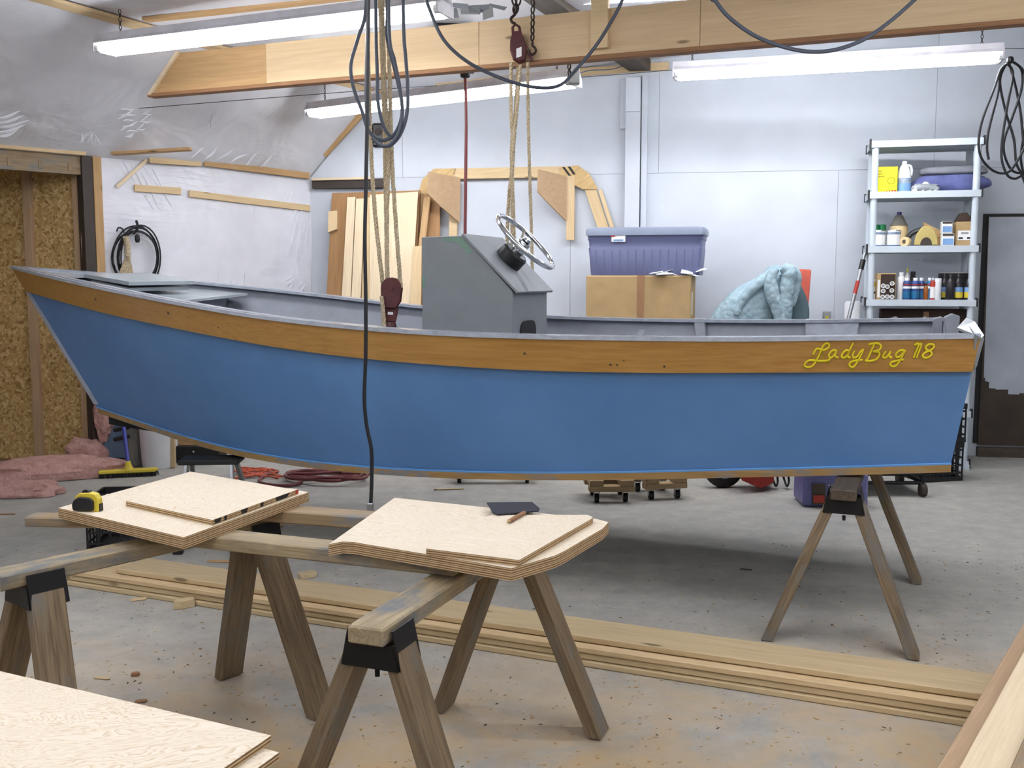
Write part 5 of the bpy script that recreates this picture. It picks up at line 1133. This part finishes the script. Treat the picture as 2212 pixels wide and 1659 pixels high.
# step stool under the bow
ts = thing('step_stool', atz(446, 1194, 0), 'aluminium step stool with black treads propping the bow', 'step stool')
tz = 0.452; fL, fR = atz(385, 1197, 0), atz(508, 1195, 0); ex_ = (fR-fL).normalized(); ey_ = V((-ex_.y, ex_.x, 0)); tcn = (fL+fR)/2 + ey_*0.16
def tsp(a, b, z): return tcn + ex_*a + ey_*b + V((0, 0, z))
m = MB().box(tsp(0, 0, tz-0.012), (0.30, 0.16, 0.024), Matrix.Rotation(math.atan2(ex_.y, ex_.x), 3, 'Z')); m.build('top_tread', 'black_primer', ts, bevel=0.004)
for sx, ft in ((-1, fL), (1, fR)):
    lg = board('leg', tsp(sx*0.11, -0.05, tz-0.02), ft+V((0, 0, 0.02)), 0.045, 0.018, 'aluminium', ts, up=ex_); MB().box(ft+V((0, 0, 0.014)), (0.045, 0.035, 0.027)).build('foot', 'black_rubber', lg, bevel=0.003)
    fb_ = tsp(sx*0.16, 0.30, 0.0); lg = board('leg', tsp(sx*0.11, 0.05, tz-0.02), fb_+V((0, 0, 0.02)), 0.035, 0.018, 'aluminium', ts, up=ex_); MB().box(fb_+V((0, 0, 0.014)), (0.045, 0.035, 0.027)).build('foot', 'black_rubber', lg, bevel=0.003)
m = MB().box(tsp(0, -0.11, 0.22), (0.27, 0.09, 0.02), Matrix.Rotation(math.atan2(ex_.y, ex_.x), 3, 'Z')); m.build('lower_tread', 'black_primer', ts, bevel=0.003)
# black case and board on the floor behind it
bx0, bx1 = atz(380, 1001, 0), atz(474, 1001, 0); bc0 = thing('black_case', (bx0+bx1)/2, 'black case with bright bolts lying behind the step stool', 'case')
hh = at(425, 964, bx0.y).z; MB().box(((bx0.x+bx1.x)/2, bx0.y+0.10, hh/2), (bx1.x-bx0.x, 0.2, hh)).build('shell', 'black_primer', bc0, bevel=0.006)
for x_, y_ in ((418, 976), (437, 988), (456, 991)): MB().lathe([(0.008, 0), (0.008, 0.006), (0.003, 0.01)], at(x_, y_, bx0.y), 8, (0, -1, 0)).build('bolt', 'galvanised', bc0)
o = MB().box(((bx0.x+bx1.x)/2-0.02, bx0.y+0.10, hh+0.035), (0.26, 0.16, 0.066)).build('tan_block', 'tan_board', bevel=0.003); tag(o, 'tan timber block on top of the black case', 'block')
# orange cord and red hose on the floor
random.seed(21); pts = []
for i in range(26): pts.append(atz(500+random.uniform(0, 105), 1009+random.uniform(0, 26), 0.012+0.004*(i % 3)))
cable('orange_cord', pts, 0.006, 'orange_cord', 'tangled orange extension cord on the floor under the bow', cat='cord')
pts = []
for i in range(60):
    a = i*0.42; k_ = i/60; pts.append(atz(690+ (70+25*k_)*math.cos(a)+20*k_, 1024+(9+4*math.sin(i))*math.sin(a)+4*k_, 0.015+0.012*(i//15)))
pts = [atz(600, 1018, 0.015), atz(570, 1028, 0.015), atz(562, 1042, 0.015), atz(600, 1049, 0.015), atz(640, 1046, 0.015), atz(652, 1034, 0.015), atz(625, 1020, 0.015)] + pts
cable('air_hose', pts, 0.0115, 'red_hose', 'dark red air hose coiled on the floor beyond the plywood', cat='hose')
# black crates
def crate(p, w, d, h, rz_, label, nx=6, nz=5):
    t = thing('plastic_crate', p, label, 'crate', 'black plastic crates'); R = Matrix.Rotation(rz_, 3, 'Z'); q = lambda x, y, z: V(p) + R @ V((x, y, 0)) + V((0, 0, z))
    for sx, sy, L_ in ((0, -1, w), (0, 1, w), (-1, 0, d), (1, 0, d)):
        m = MB(); ctr = V((sx*w/2, sy*d/2, 0)); ex = V((1, 0, 0)) if sy else V((0, 1, 0))
        def bar(a0, a1, z0_, z1_, th=0.008):
            c_ = ctr + ex*((a0+a1)/2); sz = (abs(a1-a0), th) if sy else (th, abs(a1-a0)); m.box(q(c_.x, c_.y, (z0_+z1_)/2), (sz[0], sz[1], abs(z1_-z0_)), R)
        bar(-L_/2, L_/2, 0.0, 0.03, 0.012); bar(-L_/2, L_/2, h-0.035, h, 0.014)
        for i in range(nx+1): a = -L_/2+L_*i/nx; bar(max(-L_/2, a-0.007), min(L_/2, a+0.007), 0.02, h-0.02)
        for k_ in range(1, nz): z = h*k_/nz; bar(-L_/2, L_/2, z-0.005, z+0.005, 0.006)
        m.build('side_grid', 'black_plastic', t)
    MB().box(q(0, 0, 0.008), (w-0.01, d-0.01, 0.012), R).build('base', 'black_plastic', t)
    return t
p = atz(250, 1200, 0); crate((p.x, p.y+0.2, 0.0), 0.33, 0.33, 0.27, 0.12, 'black plastic crate on the floor behind the tape measure plywood')
p = atz(2030, 1040, 0); crate((p.x-0.02, p.y+0.14, 0.0), 0.30, 0.30, 0.26, 0.25, 'black plastic crate at the bottom of the pile behind the stern'); crate((p.x-0.01, p.y+0.14, 0.262), 0.30, 0.30, 0.26, 0.22, 'black plastic crate on top of the pile behind the stern')
# dollies
def dolly(px, py, w, d, rz_, label, block=False):
    c_ = atz(px, py, 0); t = thing('furniture_dolly', c_, label, 'dolly', 'small wooden dollies'); R = Matrix.Rotation(rz_, 3, 'Z'); q = lambda x, y, z: c_ + R @ V((x, y+d/2, 0)) + V((0, 0, z))
    z0_ = 0.068
    for y in (-d/2+0.035, d/2-0.035): board('cross_slat', q(-w/2, y, z0_+0.02), q(w/2, y, z0_+0.02), 0.07, 0.035, 'dolly_wood', t, bevel=0.003)
    for x in (-w/2+0.045, w/2-0.045): board('slat', q(x, -d/2, z0_+0.056), q(x, d/2, z0_+0.056), 0.085, 0.035, 'dolly_wood', t, bevel=0.003)
    for x in (-w/2+0.05, w/2-0.05):
        for y in (-d/2+0.045, d/2-0.045):
            wh = MB().tube([q(x-0.012, y, 0.028), q(x+0.012, y, 0.028)], 0.027, 14).build('caster_wheel', 'black_rubber', t, smooth=True)
            m = MB().box(q(x-0.016, y, 0.045), (0.003, 0.022, 0.045), R); m.box(q(x+0.016, y, 0.045), (0.003, 0.022, 0.045), R); m.box(q(x, y, 0.065), (0.04, 0.04, 0.004), R); m.build('caster_fork', 'galvanised', wh)
    if block: board('top_block', q(-w/2+0.03, 0.06, z0_+0.095), q(w/2-0.02, 0.06, z0_+0.095), 0.085, 0.04, 'dolly_wood', t, bevel=0.003)
dolly(1322, 1088, 0.275, 0.30, 0.05, 'small wooden dolly with a block on top, nearer the sandpaper', True); dolly(1440, 1081, 0.27, 0.34, 0.22, 'small wooden dolly with two bare slats, to the right of its twin'); dolly(1065, 1046, 0.55, 0.4, 0.0, 'wooden dolly almost hidden by the hull bottom')
# wheeled red machine behind the hull
mc = thing('wheeled_machine', atz(1600, 1050, 0), 'red wheeled machine half hidden behind the hull', 'machine')
for px, py in ((1566, 1057), (1395, 1040)):
    c_ = atz(px, py, 0)+V((0, 0.06, 0.13)); wh = MB().lathe([(0.06, -0.03), (0.105, -0.035), (0.128, -0.022), (0.13, 0), (0.128, 0.022), (0.105, 0.035), (0.06, 0.03)], c_, 28, (0.15, -1, 0)).build('tire', 'black_rubber', mc, smooth=True)
    MB().lathe([(0.012, -0.03), (0.05, -0.028), (0.066, -0.034), (0.066, 0.034), (0.05, 0.028), (0.012, 0.03)], c_, 24, (0.15, -1, 0)).build('rim', 'galvanised', wh, smooth=True)
a_, b_ = atz(1600, 1048, 0.06), atz(1672, 1044, 0.05); MB().prism([a_+V((0, 0, 0.03)), a_+V((0, 0, 0.16)), b_+V((0, 0, 0.10)), b_, a_.lerp(b_, 0.6)+V((0, 0, -0.03))], V((0.05, 0.25, 0))).build('deck', 'red_paint', mc, bevel=0.01)
for i, x in enumerate((1666, 1690, 1722)):
    MB().tube(spline([at(x, 1020, 6.5), at(x+4, 1036, 6.5), at(x+10, 1050, 6.45), at(x+14, 1040, 6.5), at(x+12, 1022, 6.5)], 5), 0.007, 6).build('tine', 'black_steel', mc, smooth=True)
# purple wrapped pack
pk = thing('wrapped_carton', atz(1808, 1096, 0), 'purple plastic wrapped carton behind the stern sawhorse', 'carton')
c_ = atz(1808, 1098, 0); m = MB().box((c_.x, c_.y+0.14, 0.105), (0.38, 0.26, 0.205), Matrix.Rotation(-0.05, 3, 'Z')); m.build('wrap', 'carton_purple', pk, bevel=0.015)
def pk_(x0_, x1_, y0_, y1_, mt, off): 
    a = [at(x, y, c_.y+0.004-off) for x, y in ((x0_, y0_), (x1_, y0_), (x1_, y1_), (x0_, y1_))]; MB().prism(a, V((0, -0.001, 0))).build('print_patch', mt, pk)
pk_(1755, 1783, 1045, 1090, 'dark_timber', 0.003); pk_(1757, 1781, 1070, 1086, 'red_paint', 0.006); pk_(1791, 1795, 1047, 1062, 'label_white', 0.003); pk_(1789, 1798, 1047, 1049, 'label_white', 0.004); pk_(1789, 1798, 1060, 1062, 'label_white', 0.004)
# low cart
lc = thing('low_cart', atz(1960, 1076, 0), 'black low cart with caster wheels under the stern', 'cart'); c_ = atz(1985, 1074, 0)
q = lambda x, y, z: V((c_.x+x, c_.y+0.03+y, z))
m = MB()
for z in (0.085, 0.14): 
    for y in (0.0, 0.38): m.tube([q(-0.42, y, z), q(0.03, y, z)], 0.012, 8)
    for x in (-0.42, 0.03): m.tube([q(x, 0, z), q(x, 0.38, z)], 0.012, 8)
for x in (-0.42, 0.03):
    for y in (0, 0.38): m.tube([q(x, y, 0.07), q(x, y, 0.22)], 0.014, 8)
m.build('tube_frame', 'black_steel', lc, smooth=True); MB().box(q(-0.2, 0.19, 0.146), (0.46, 0.36, 0.008)).build('tray', 'grey_box', lc)
for x in (-0.42, 0.03):
    for y in (0, 0.38): MB().tube([q(x-0.016, y-0.01, 0.042), q(x+0.016, y-0.01, 0.042)], 0.041, 16).build('caster_wheel', 'brown_steel', lc, smooth=True)

# ------------------------------------------------------------------ shelving unit and what stands on it
SP = atz(2090, 1013, 0)
US_, UB_KEEP, NB_KEEP = V((math.cos(math.radians(15)), -math.sin(math.radians(15)), 0)), UB, NB
UB = US_; NB = V((UB.y, -UB.x, 0))     # the unit stands turned a little from the wall
def su(x, y, off=0.0): return onp(x, y, SP - NB*off, NB)
sh = thing('shelving_unit', SP, 'grey plastic shelving unit against the white wall', 'shelving unit')
ys = [302, 413, 531, 647, 766, 884, 995]; zl = [su(1995, y).z for y in ys]; zl[-1] = 0.06
uL = (su(1888, 420)-SP).dot(UB); uR_ = (su(2108, 420)-SP).dot(UB); dep = 0.34; SB = SP
def sp_(u, off, z): return V((SP.x, SP.y, 0)) + UB*u - NB*off + V((0, 0, z))
MS = Matrix((UB, -NB, V((0, 0, 1)))).transposed()
lip = 0.046
for i, z in enumerate(zl):
    m = MB(); um = (uL+uR_)/2; wd_ = (uR_-uL)+0.075
    m.box(sp_(um, dep/2, z-0.010), (wd_, dep+0.06, 0.008), MS); m.box(sp_(um, -0.028, z-lip/2), (wd_, 0.006, lip), MS); m.box(sp_(um, dep+0.028, z-lip/2), (wd_, 0.006, lip), MS)
    for u in (um-wd_/2+0.003, um+wd_/2-0.003): m.box(sp_(u, dep/2, z-lip/2), (0.006, dep+0.056, lip), MS)
    for k_ in range(6): m.box(sp_(um, 0.02+k_*0.06, z-0.03), (wd_-0.03, 0.006, 0.034), MS)
    s_ = m.build('shelf', 'shelf_plastic', sh)
    for u in (uL, uR_):
        for o_ in (-0.008, dep+0.008): MB().box(sp_(u+math.copysign(0.036, u-um), o_, z-lip/2+0.006), (0.012, 0.05, lip+0.016), MS).build('corner_cap', 'black_plastic', s_)
for u in (uL, uR_):
    for o_ in (0.0, dep):
        for a, b in zip(zl[1:], zl[:-1]): MB().lathe([(0.026, 0), (0.024, 0.02), (0.024, b-a-lip-0.02), (0.026, b-a-lip)], sp_(u, o_, a), 14).build('post', 'shelf_plastic', sh, smooth=True)
        MB().box(sp_(u, o_, 0.018), (0.07, 0.07, 0.036), MS).build('foot', 'shelf_plastic', sh)
def si(x, lv, off): 
    r = onp(x, ys[lv], SP - NB*off, NB); return V((r.x, r.y, zl[lv]-0.005))
PXM = 7.25/2200
def lbl(parent, x0_, x1_, y0_, y1_, off, mt, nm='label'):
    P = [su(x, y, off) for x, y in ((x0_, y0_), (x1_, y0_), (x1_, y1_), (x0_, y1_))]; return MB().prism(P, NB*0.001).build(nm, mt, parent)
def bxi(name, x0_, x1_, h_px, lv, off, d, mat, label, cat, group='things on the shelving unit', bev=0.004, up=0.0):
    a, b = si(x0_, lv, off), si(x1_, lv, off); c_ = (a+b)/2 - NB*d/2; w_ = (b-a).length; h_ = h_px*PXM
    t = thing(name, c_+V((0, 0, up)), label, cat, group); MB().box(c_+V((0, 0, up+h_/2)), (w_, d, h_), MS).build('shell', mat, t, bevel=bev); return t, c_+V((0, 0, up)), w_, h_
def facep(c_, w_, d, fx, z, lift=0.001): return c_ + UB*(fx*w_) + NB*(d/2+lift) + V((0, 0, z))
def faceq(t, c_, w_, h_, d, x0_, x1_, z0_, z1_, mt, nm='print', lift=0.001):
    P = [facep(c_, w_, d, x, z*h_, lift) for x, z in ((x0_, z0_), (x1_, z0_), (x1_, z1_), (x0_, z1_))]; return MB().prism(P, NB*0.0008).build(nm, mt, t)
# level 1: yellow box, jug, blankets, rollers
t, c_, w_, h_ = bxi('yellow_box', 1892, 1938, 56, 1, 0.03, 0.12, 'yellow_bright', 'bright yellow box with dots along its foot on the top loaded shelf', 'box')
for i in range(6): 
    r_ = 0.002+0.0012*i; pc_ = facep(c_, w_, 0.12, -0.25+0.13*i, 0.014); MB().lathe([(r_, 0), (r_, 0.001)], pc_, 10, NB).build('print_dot', 'red_paint', t)
MB().tube([facep(c_, w_, 0.12, 0.2+0.17*math.cos(a), 0.085+0.022*math.sin(a)) for a in [2*math.pi*i/20 for i in range(20)]], 0.0012, 4, closed=True).build('print_ring', 'black_primer', t)
for k_ in range(3): faceq(t, c_, w_, h_, 0.12, -0.4, -0.12-0.06*k_, 0.62+0.1*k_, 0.65+0.1*k_, 'olive_letter')
def bottle(name, x, h_px, r_px, lv, off, prof, mat, capmat, label, cat, group='things on the shelving unit', labels=(), cap=(0.9, 1.0, 0.36), n=18):
    p = si(x, lv, off); h_, r_ = h_px*PXM, r_px*PXM; t = thing(name, p, label, cat, group)
    MB().lathe([(r_*a, h_*b) for a, b in prof], p, n).build('body', mat, t, smooth=True)
    if cap: MB().lathe([(r_*cap[2], h_*cap[0]), (r_*cap[2], h_*cap[1]-0.002), (r_*cap[2]*0.9, h_*cap[1])], p, 14).build('cap', capmat, t, smooth=True)
    for z0_, z1_, mt in labels: MB().lathe([(r_*1.012, h_*z0_), (r_*1.015, h_*z0_+0.001), (r_*1.015, h_*z1_-0.001), (r_*1.012, h_*z1_)], p, n).build('label', mt, t, smooth=True)
    return t, p, h_, r_
JUG = [(0.9, 0), (1, 0.03), (1, 0.5), (0.92, 0.62), (0.6, 0.82), (0.36, 0.9)]; CAN = [(0.97, 0), (1, 0.02), (1, 0.97), (0.95, 1.0)]; BOT = [(0.95, 0), (1, 0.02), (1, 0.68), (0.75, 0.8), (0.36, 0.86), (0.36, 0.9)]
SPR = [(0.97, 0), (1, 0.02), (1, 0.78), (0.9, 0.83), (0.5, 0.88)]
t, p, h_, r_ = bottle('white_jug', 1952, 68, 14.5, 1, 0.09, JUG, 'white_plastic', 'white_plastic', 'white plastic jug with a pale blue label beside the yellow box', 'jug', labels=((0.06, 0.46, 'label_blue'), (0.3, 0.44, 'label_white')))
MB().tube(spline([p+UB*r_*0.35+V((0, 0, h_*0.88)), p+UB*r_*0.85+V((0, 0, h_*0.84)), p+UB*r_*1.02+V((0, 0, h_*0.70)), p+UB*r_*0.98+V((0, 0, h_*0.55))], 5), 0.009, 7).build('handle', 'white_plastic', t, smooth=True)
def soft(name, x0_, x1_, y0_, lv, off, d, mat, label, seed, amp=0.18, z_up=0.0):
    a, b = si(x0_, lv, off), si(x1_, lv, off); c_ = (a+b)/2 - NB*d/2; h_ = (ys[lv]-y0_)*PXM
    return lump(name, c_+V((0, 0, h_/2+z_up)), ((b-a).length/2, d/2, h_/2), mat, seed, label, 'blanket', amp=amp, rz_=math.atan2(UB.y, UB.x), flat=False, group='folded blankets on the shelf', n=(20, 40))
soft('folded_blanket', 1972, 2142, 372, 1, 0.09, 0.2, 'purple_cloth', 'blue purple folded moving blanket filling the upper shelf', 2.0, 0.10)
soft('folded_blanket', 1985, 2138, 390, 1, 0.11, 0.19, 'grey_quilt', 'grey folded moving blanket laid over the purple one', 6.0, 0.08, 0.12)
rp_ = thing('roller_pack', si(2000, 1, 0.02), 'plastic bag of white paint roller sleeves at the shelf edge', 'roller pack', 'things on the shelving unit')
for i, (x, dz) in enumerate(((1975, 0), (1990, 0), (2005, 0), (2018, 0), (1998, 0.03))):
    a = si(x, 1, 0.005)+V((0, 0, 0.022+dz)); MB().tube([a, a-NB*0.06+UB*0.02], 0.02, 12).build('roller_sleeve', 'paper', rp_, smooth=True)
lump('wrap', si(1998, 1, 0.02)+V((0, 0, 0.032)), (0.085, 0.025, 0.026), 'clear_film', 4.4, parent=rp_, rz_=math.atan2(UB.y, UB.x), flat=False, amp=0.3)
# level 2
for x, lb in ((1897, 'white labelled paint can at the end of the second shelf'), (1930, 'white labelled paint can beside the roll of tape')): bottle('paint_can', x, 36, 14, 2, 0.03, CAN, 'tin', None, lb, 'paint can', labels=((0.08, 0.92, 'label_white'), (0.72, 0.88, 'label_blue'), (0.05, 0.12, 'teal_can')), cap=None, group='paint cans on the shelf')
for x, lb in ((1891, 'green lidded jar behind the first paint can, outer one'), (1905, 'green lidded jar behind the first paint can, inner one')): bottle('jar', x, 50, 7.5, 2, 0.16, [(1, 0), (1, 0.7), (0.95, 0.72)], 'label_white', 'green_lid', lb, 'jar', cap=(0.72, 1.0, 1.05), group='green lidded jars')
t, p, h_, r_ = bottle('cream_jug', 1940, 77, 19, 2, 0.17, [(0.95, 0), (1, 0.03), (1, 0.55), (0.8, 0.68), (0.35, 0.9)], 'cream_liquid', 'purple_cap', 'large cream coloured jug with a purple cap', 'jug', cap=(0.92, 1.0, 0.28))
MB().lathe([(r_*1.005, h_*0.62), (r_*0.82, h_*0.69), (r_*0.37, h_*0.91)], p, 18).build('clear_neck', 'grey_bag', t, smooth=True)
a = si(1953, 2, -0.005)+V((0, 0, 0.036)); tr = thing('tape_roll', a, 'cream roll of tape lying on edge at the shelf front', 'tape roll', 'things on the shelving unit')
MB().tube([a, a+UB*0.0-NB*0.05+UB*0.02], 0.034, 20).build('roll', 'cream_liquid', tr, smooth=True); MB().lathe([(0.014, 0), (0.014, 0.002)], a+NB*0.001, 14, NB).build('core', 'dark_timber', tr)
# circular saw
ss = thing('circular_saw', si(1995, 2, 0.05), 'yellow circular saw lying on the second shelf', 'saw', 'things on the shelving unit'); c_ = si(2000, 2, 0.04)+V((0, 0, 0.012))
arc_ = [(math.cos(a)*0.078, math.sin(a)*0.135) for a in [math.pi*i/14 for i in range(15)]]
MB().prism([c_+UB*x+V((0, 0, z)) for x, z in arc_], -NB*0.03).build('blade_guard', 'saw_yellow', ss, bevel=0.004)
MB().prism([c_+NB*0.002+UB*(x*0.5)+V((0, 0, z*0.4)) for x, z in arc_], NB*0.01).build('lower_guard', 'brown_steel', ss, bevel=0.002)
MB().tube(spline([c_-NB*0.02+UB*-0.03+V((0, 0, 0.11)), c_-NB*0.02+UB*-0.09+V((0, 0, 0.085)), c_-NB*0.02+UB*-0.13+V((0, 0, 0.04))], 5), 0.018, 8).build('grip', 'black_plastic', ss, smooth=True)
MB().tube([c_-NB*0.03+V((0, 0, 0.06)), c_-NB*0.13+V((0, 0, 0.06))], 0.045, 14).build('motor', 'saw_yellow', ss, smooth=True)
MB().prism([c_-NB*0.05+UB*0.02+V((0, 0, 0.0)), c_-NB*0.05+UB*0.115, c_-NB*0.05+UB*0.105+V((0, 0, 0.10)), c_-NB*0.05+UB*-0.02+V((0, 0, 0.165))], -NB*0.005).build('base_plate', 'tan_board', ss)
t, c_, w_, h_ = bxi('small_carton', 2034, 2061, 27, 2, -0.01, 0.08, 'label_white', 'small white carton with a blue print, lower of two', 'carton'); faceq(t, c_, w_, h_, 0.08, -0.42, 0.42, 0.12, 0.6, 'label_blue'); faceq(t, c_, w_, h_, 0.08, -0.45, 0.45, 0.82, 0.98, 'brown_steel')
t, c_, w_, h_ = bxi('small_carton', 2033, 2056, 25, 2, -0.01, 0.08, 'label_white', 'small white carton stacked on the other', 'carton', up=27.3*PXM); faceq(t, c_, w_, h_, 0.08, -0.42, 0.42, 0.12, 0.6, 'label_blue'); faceq(t, c_, w_, h_, 0.08, -0.45, 0.45, 0.82, 0.98, 'brown_steel')
t, c_, w_, h_ = bxi('bottle_carton', 2063, 2103, 52, 2, 0.02, 0.14, 'cardboard', 'brown cardboard carton of bottles with a white shipping label', 'cardboard box'); faceq(t, c_, w_, h_, 0.14, -0.38, 0.36, 0.25, 0.64, 'label_white'); faceq(t, c_, w_, h_, 0.14, -0.2, 0.2, 0.5, 0.58, 'grey_box', lift=0.002); faceq(t, c_, w_, h_, 0.14, -0.33, -0.1, 0.3, 0.37, 'black_primer', lift=0.002); faceq(t, c_, w_, h_, 0.14, 0.12, 0.3, 0.3, 0.37, 'black_primer', lift=0.002)
top = c_+V((0, 0, h_)); MB().prism([top-UB*w_*0.5+NB*0.06, top-UB*w_*0.22+NB*0.05+V((0, 0, 0.062)), top+UB*w_*0.1+NB*0.05+V((0, 0, 0.066)), top+UB*w_*0.48+NB*0.06], -NB*0.11).build('bottle_necks', 'cardboard_dark', t, bevel=0.006); MB().prism([top+UB*w_*0.5+NB*0.07, top+UB*w_*0.5-NB*0.07, top+UB*w_*0.42-NB*0.07+V((0, 0, 0.055)), top+UB*w_*0.42+NB*0.07+V((0, 0, 0.055))], UB*0.003).build('flap', 'cardboard', t)
# level 3
t, p, h_, r_ = bottle('caulk_tube', 1885, 46, 5, 3, 0.02, [(1, 0), (1, 1)], 'label_white', None, 'white tube with a yellow label at the end of the third shelf', 'tube', cap=None, labels=((0.62, 0.86, 'yellow_plastic'), (0.3, 0.4, 'black_primer')))
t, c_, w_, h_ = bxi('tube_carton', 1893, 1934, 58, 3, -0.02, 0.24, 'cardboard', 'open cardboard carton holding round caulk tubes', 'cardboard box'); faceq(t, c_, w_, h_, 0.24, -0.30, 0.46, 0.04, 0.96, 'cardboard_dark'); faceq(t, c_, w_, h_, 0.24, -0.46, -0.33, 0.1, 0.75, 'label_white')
for fx, fz in ((0.3, 0.62), (0.05, 0.5), (0.29, 0.36), (-0.17, 0.53), (-0.16, 0.34), (0.06, 0.13), (0.31, 0.12), (-0.18, 0.12)):
    q = facep(c_, w_, 0.24, fx, fz*h_, 0.001); tb = MB().lathe([(0.0145, 0), (0.016, 0.006), (0.016, 0.012), (0.011, 0.012), (0.011, 0.007)], q, 16, NB).build('tube_end', 'label_white', t, smooth=True); MB().lathe([(0.0095, 0.0), (0.0095, 0.0085)], q, 12, NB).build('plunger', 'grey_box', tb)
bottle('white_bottle', 1945, 60, 8, 3, 0.06, [(1, 0), (1, 0.8), (0.5, 0.88)], 'label_white', 'white_plastic', 'tall white bottle beside the caulk carton', 'bottle', cap=(0.86, 1.0, 0.6))
for x, lb, mt in ((1958, 'blue spray can first from the white bottle', 'blue_can'), (1976, 'blue spray can second from the white bottle', 'blue_can'), (1989, 'blue spray can third from the white bottle', 'blue_can'), (2007, 'blue spray can beside the red one', 'teal_can')):
    bottle('spray_can', x, 48, 8.3 if x < 1980 else 7, 3, 0.0 if x < 1980 else 0.05, SPR, mt, 'white_plastic', lb, 'spray can', group='blue spray cans', labels=((0.08, 0.4, 'teal_can'), (0.52, 0.62, 'label_white'), (0.66, 0.72, 'red_paint')), cap=(0.86, 1.0, 0.55))
bottle('nozzle_bottle', 1958, 66, 6, 3, 0.13, BOT, 'label_white', 'yellow_plastic', 'small bottle with a yellow nozzle behind the spray cans', 'bottle', cap=(0.88, 1.06, 0.3)); bottle('nozzle_bottle', 1970, 62, 9, 3, 0.16, BOT, 'brown_steel', 'black_plastic', 'dark topped bottle behind the spray cans', 'bottle', cap=(0.86, 1.0, 0.6))
bottle('amber_bottle', 1999, 36, 6, 3, 0.04, BOT, 'amber', 'black_plastic', 'small amber bottle between the spray cans', 'bottle'); bottle('red_can', 2014, 48, 5.5, 3, 0.02, SPR, 'red_paint', 'white_plastic', 'slim red can beside the white canister', 'spray can', labels=((0.1, 0.6, 'label_white'),))
bottle('white_canister', 2025, 47, 7, 3, 0.02, CAN, 'white_plastic', None, 'plain white canister beside the black bottles', 'canister', cap=None)
for x, o_, lb in ((2039, 0.10, 'black bottle first after the white canister, set back'), (2052, 0.0, 'black bottle second from the white canister, at the front'), (2069, 0.02, 'black bottle third from the white canister'), (2092, 0.02, 'black bottle at the shelf end')):
    bottle('black_bottle', x, 56, 9.5, 3, o_, [(0.95, 0), (1, 0.02), (1, 0.6), (0.8, 0.76), (0.4, 0.84), (0.4, 0.9)], 'bottle_black', 'bottle_black', lb, 'bottle', group='black bottles on the shelf', labels=(() if x == 2052 else ((0.1, 0.32, 'yellow_plastic'), (0.32, 0.5, 'label_blue'))), cap=(0.85, 1.0, 0.45))
t, c_, w_, h_ = bxi('bottle_tray', 2030, 2104, 58, 3, 0.16, 0.13, 'black_primer', 'dark carton standing behind the black bottles', 'cardboard box'); MB().box(c_+V((0, 0, h_+0.003)), (w_*0.9, 0.12, 0.006), MS).build('top_strip', 'label_white', t)
# level 4: dark box added to stand in for shelf shade, and white sacks
t, c_, w_, h_ = bxi('shelf_shade_box', 1900, 2096, 98, 4, 0.16, 0.16, 'cardboard_dark', 'added dark brown box standing in for shelf shade behind the stern', 'cardboard box'); MB().box(c_+V((0, 0.0, h_*0.5))+NB*0.081, (w_*0.06, 0.002, h_*0.9), MS).build('tape_strip', 'tape_brown', t)
for i, (x, lb) in enumerate(((1925, 'white paper sack on the shelf, on the pole side'), (1990, 'white paper sack on the shelf, behind the stern knees'))):
    a = si(x, 4, 0.05); lump('paper_sack', a+V((0, 0, 0.13)), (0.10, 0.045, 0.13), 'paper', 3.1+i, lb, 'sack', amp=0.15, flat=False, group='white paper sacks')
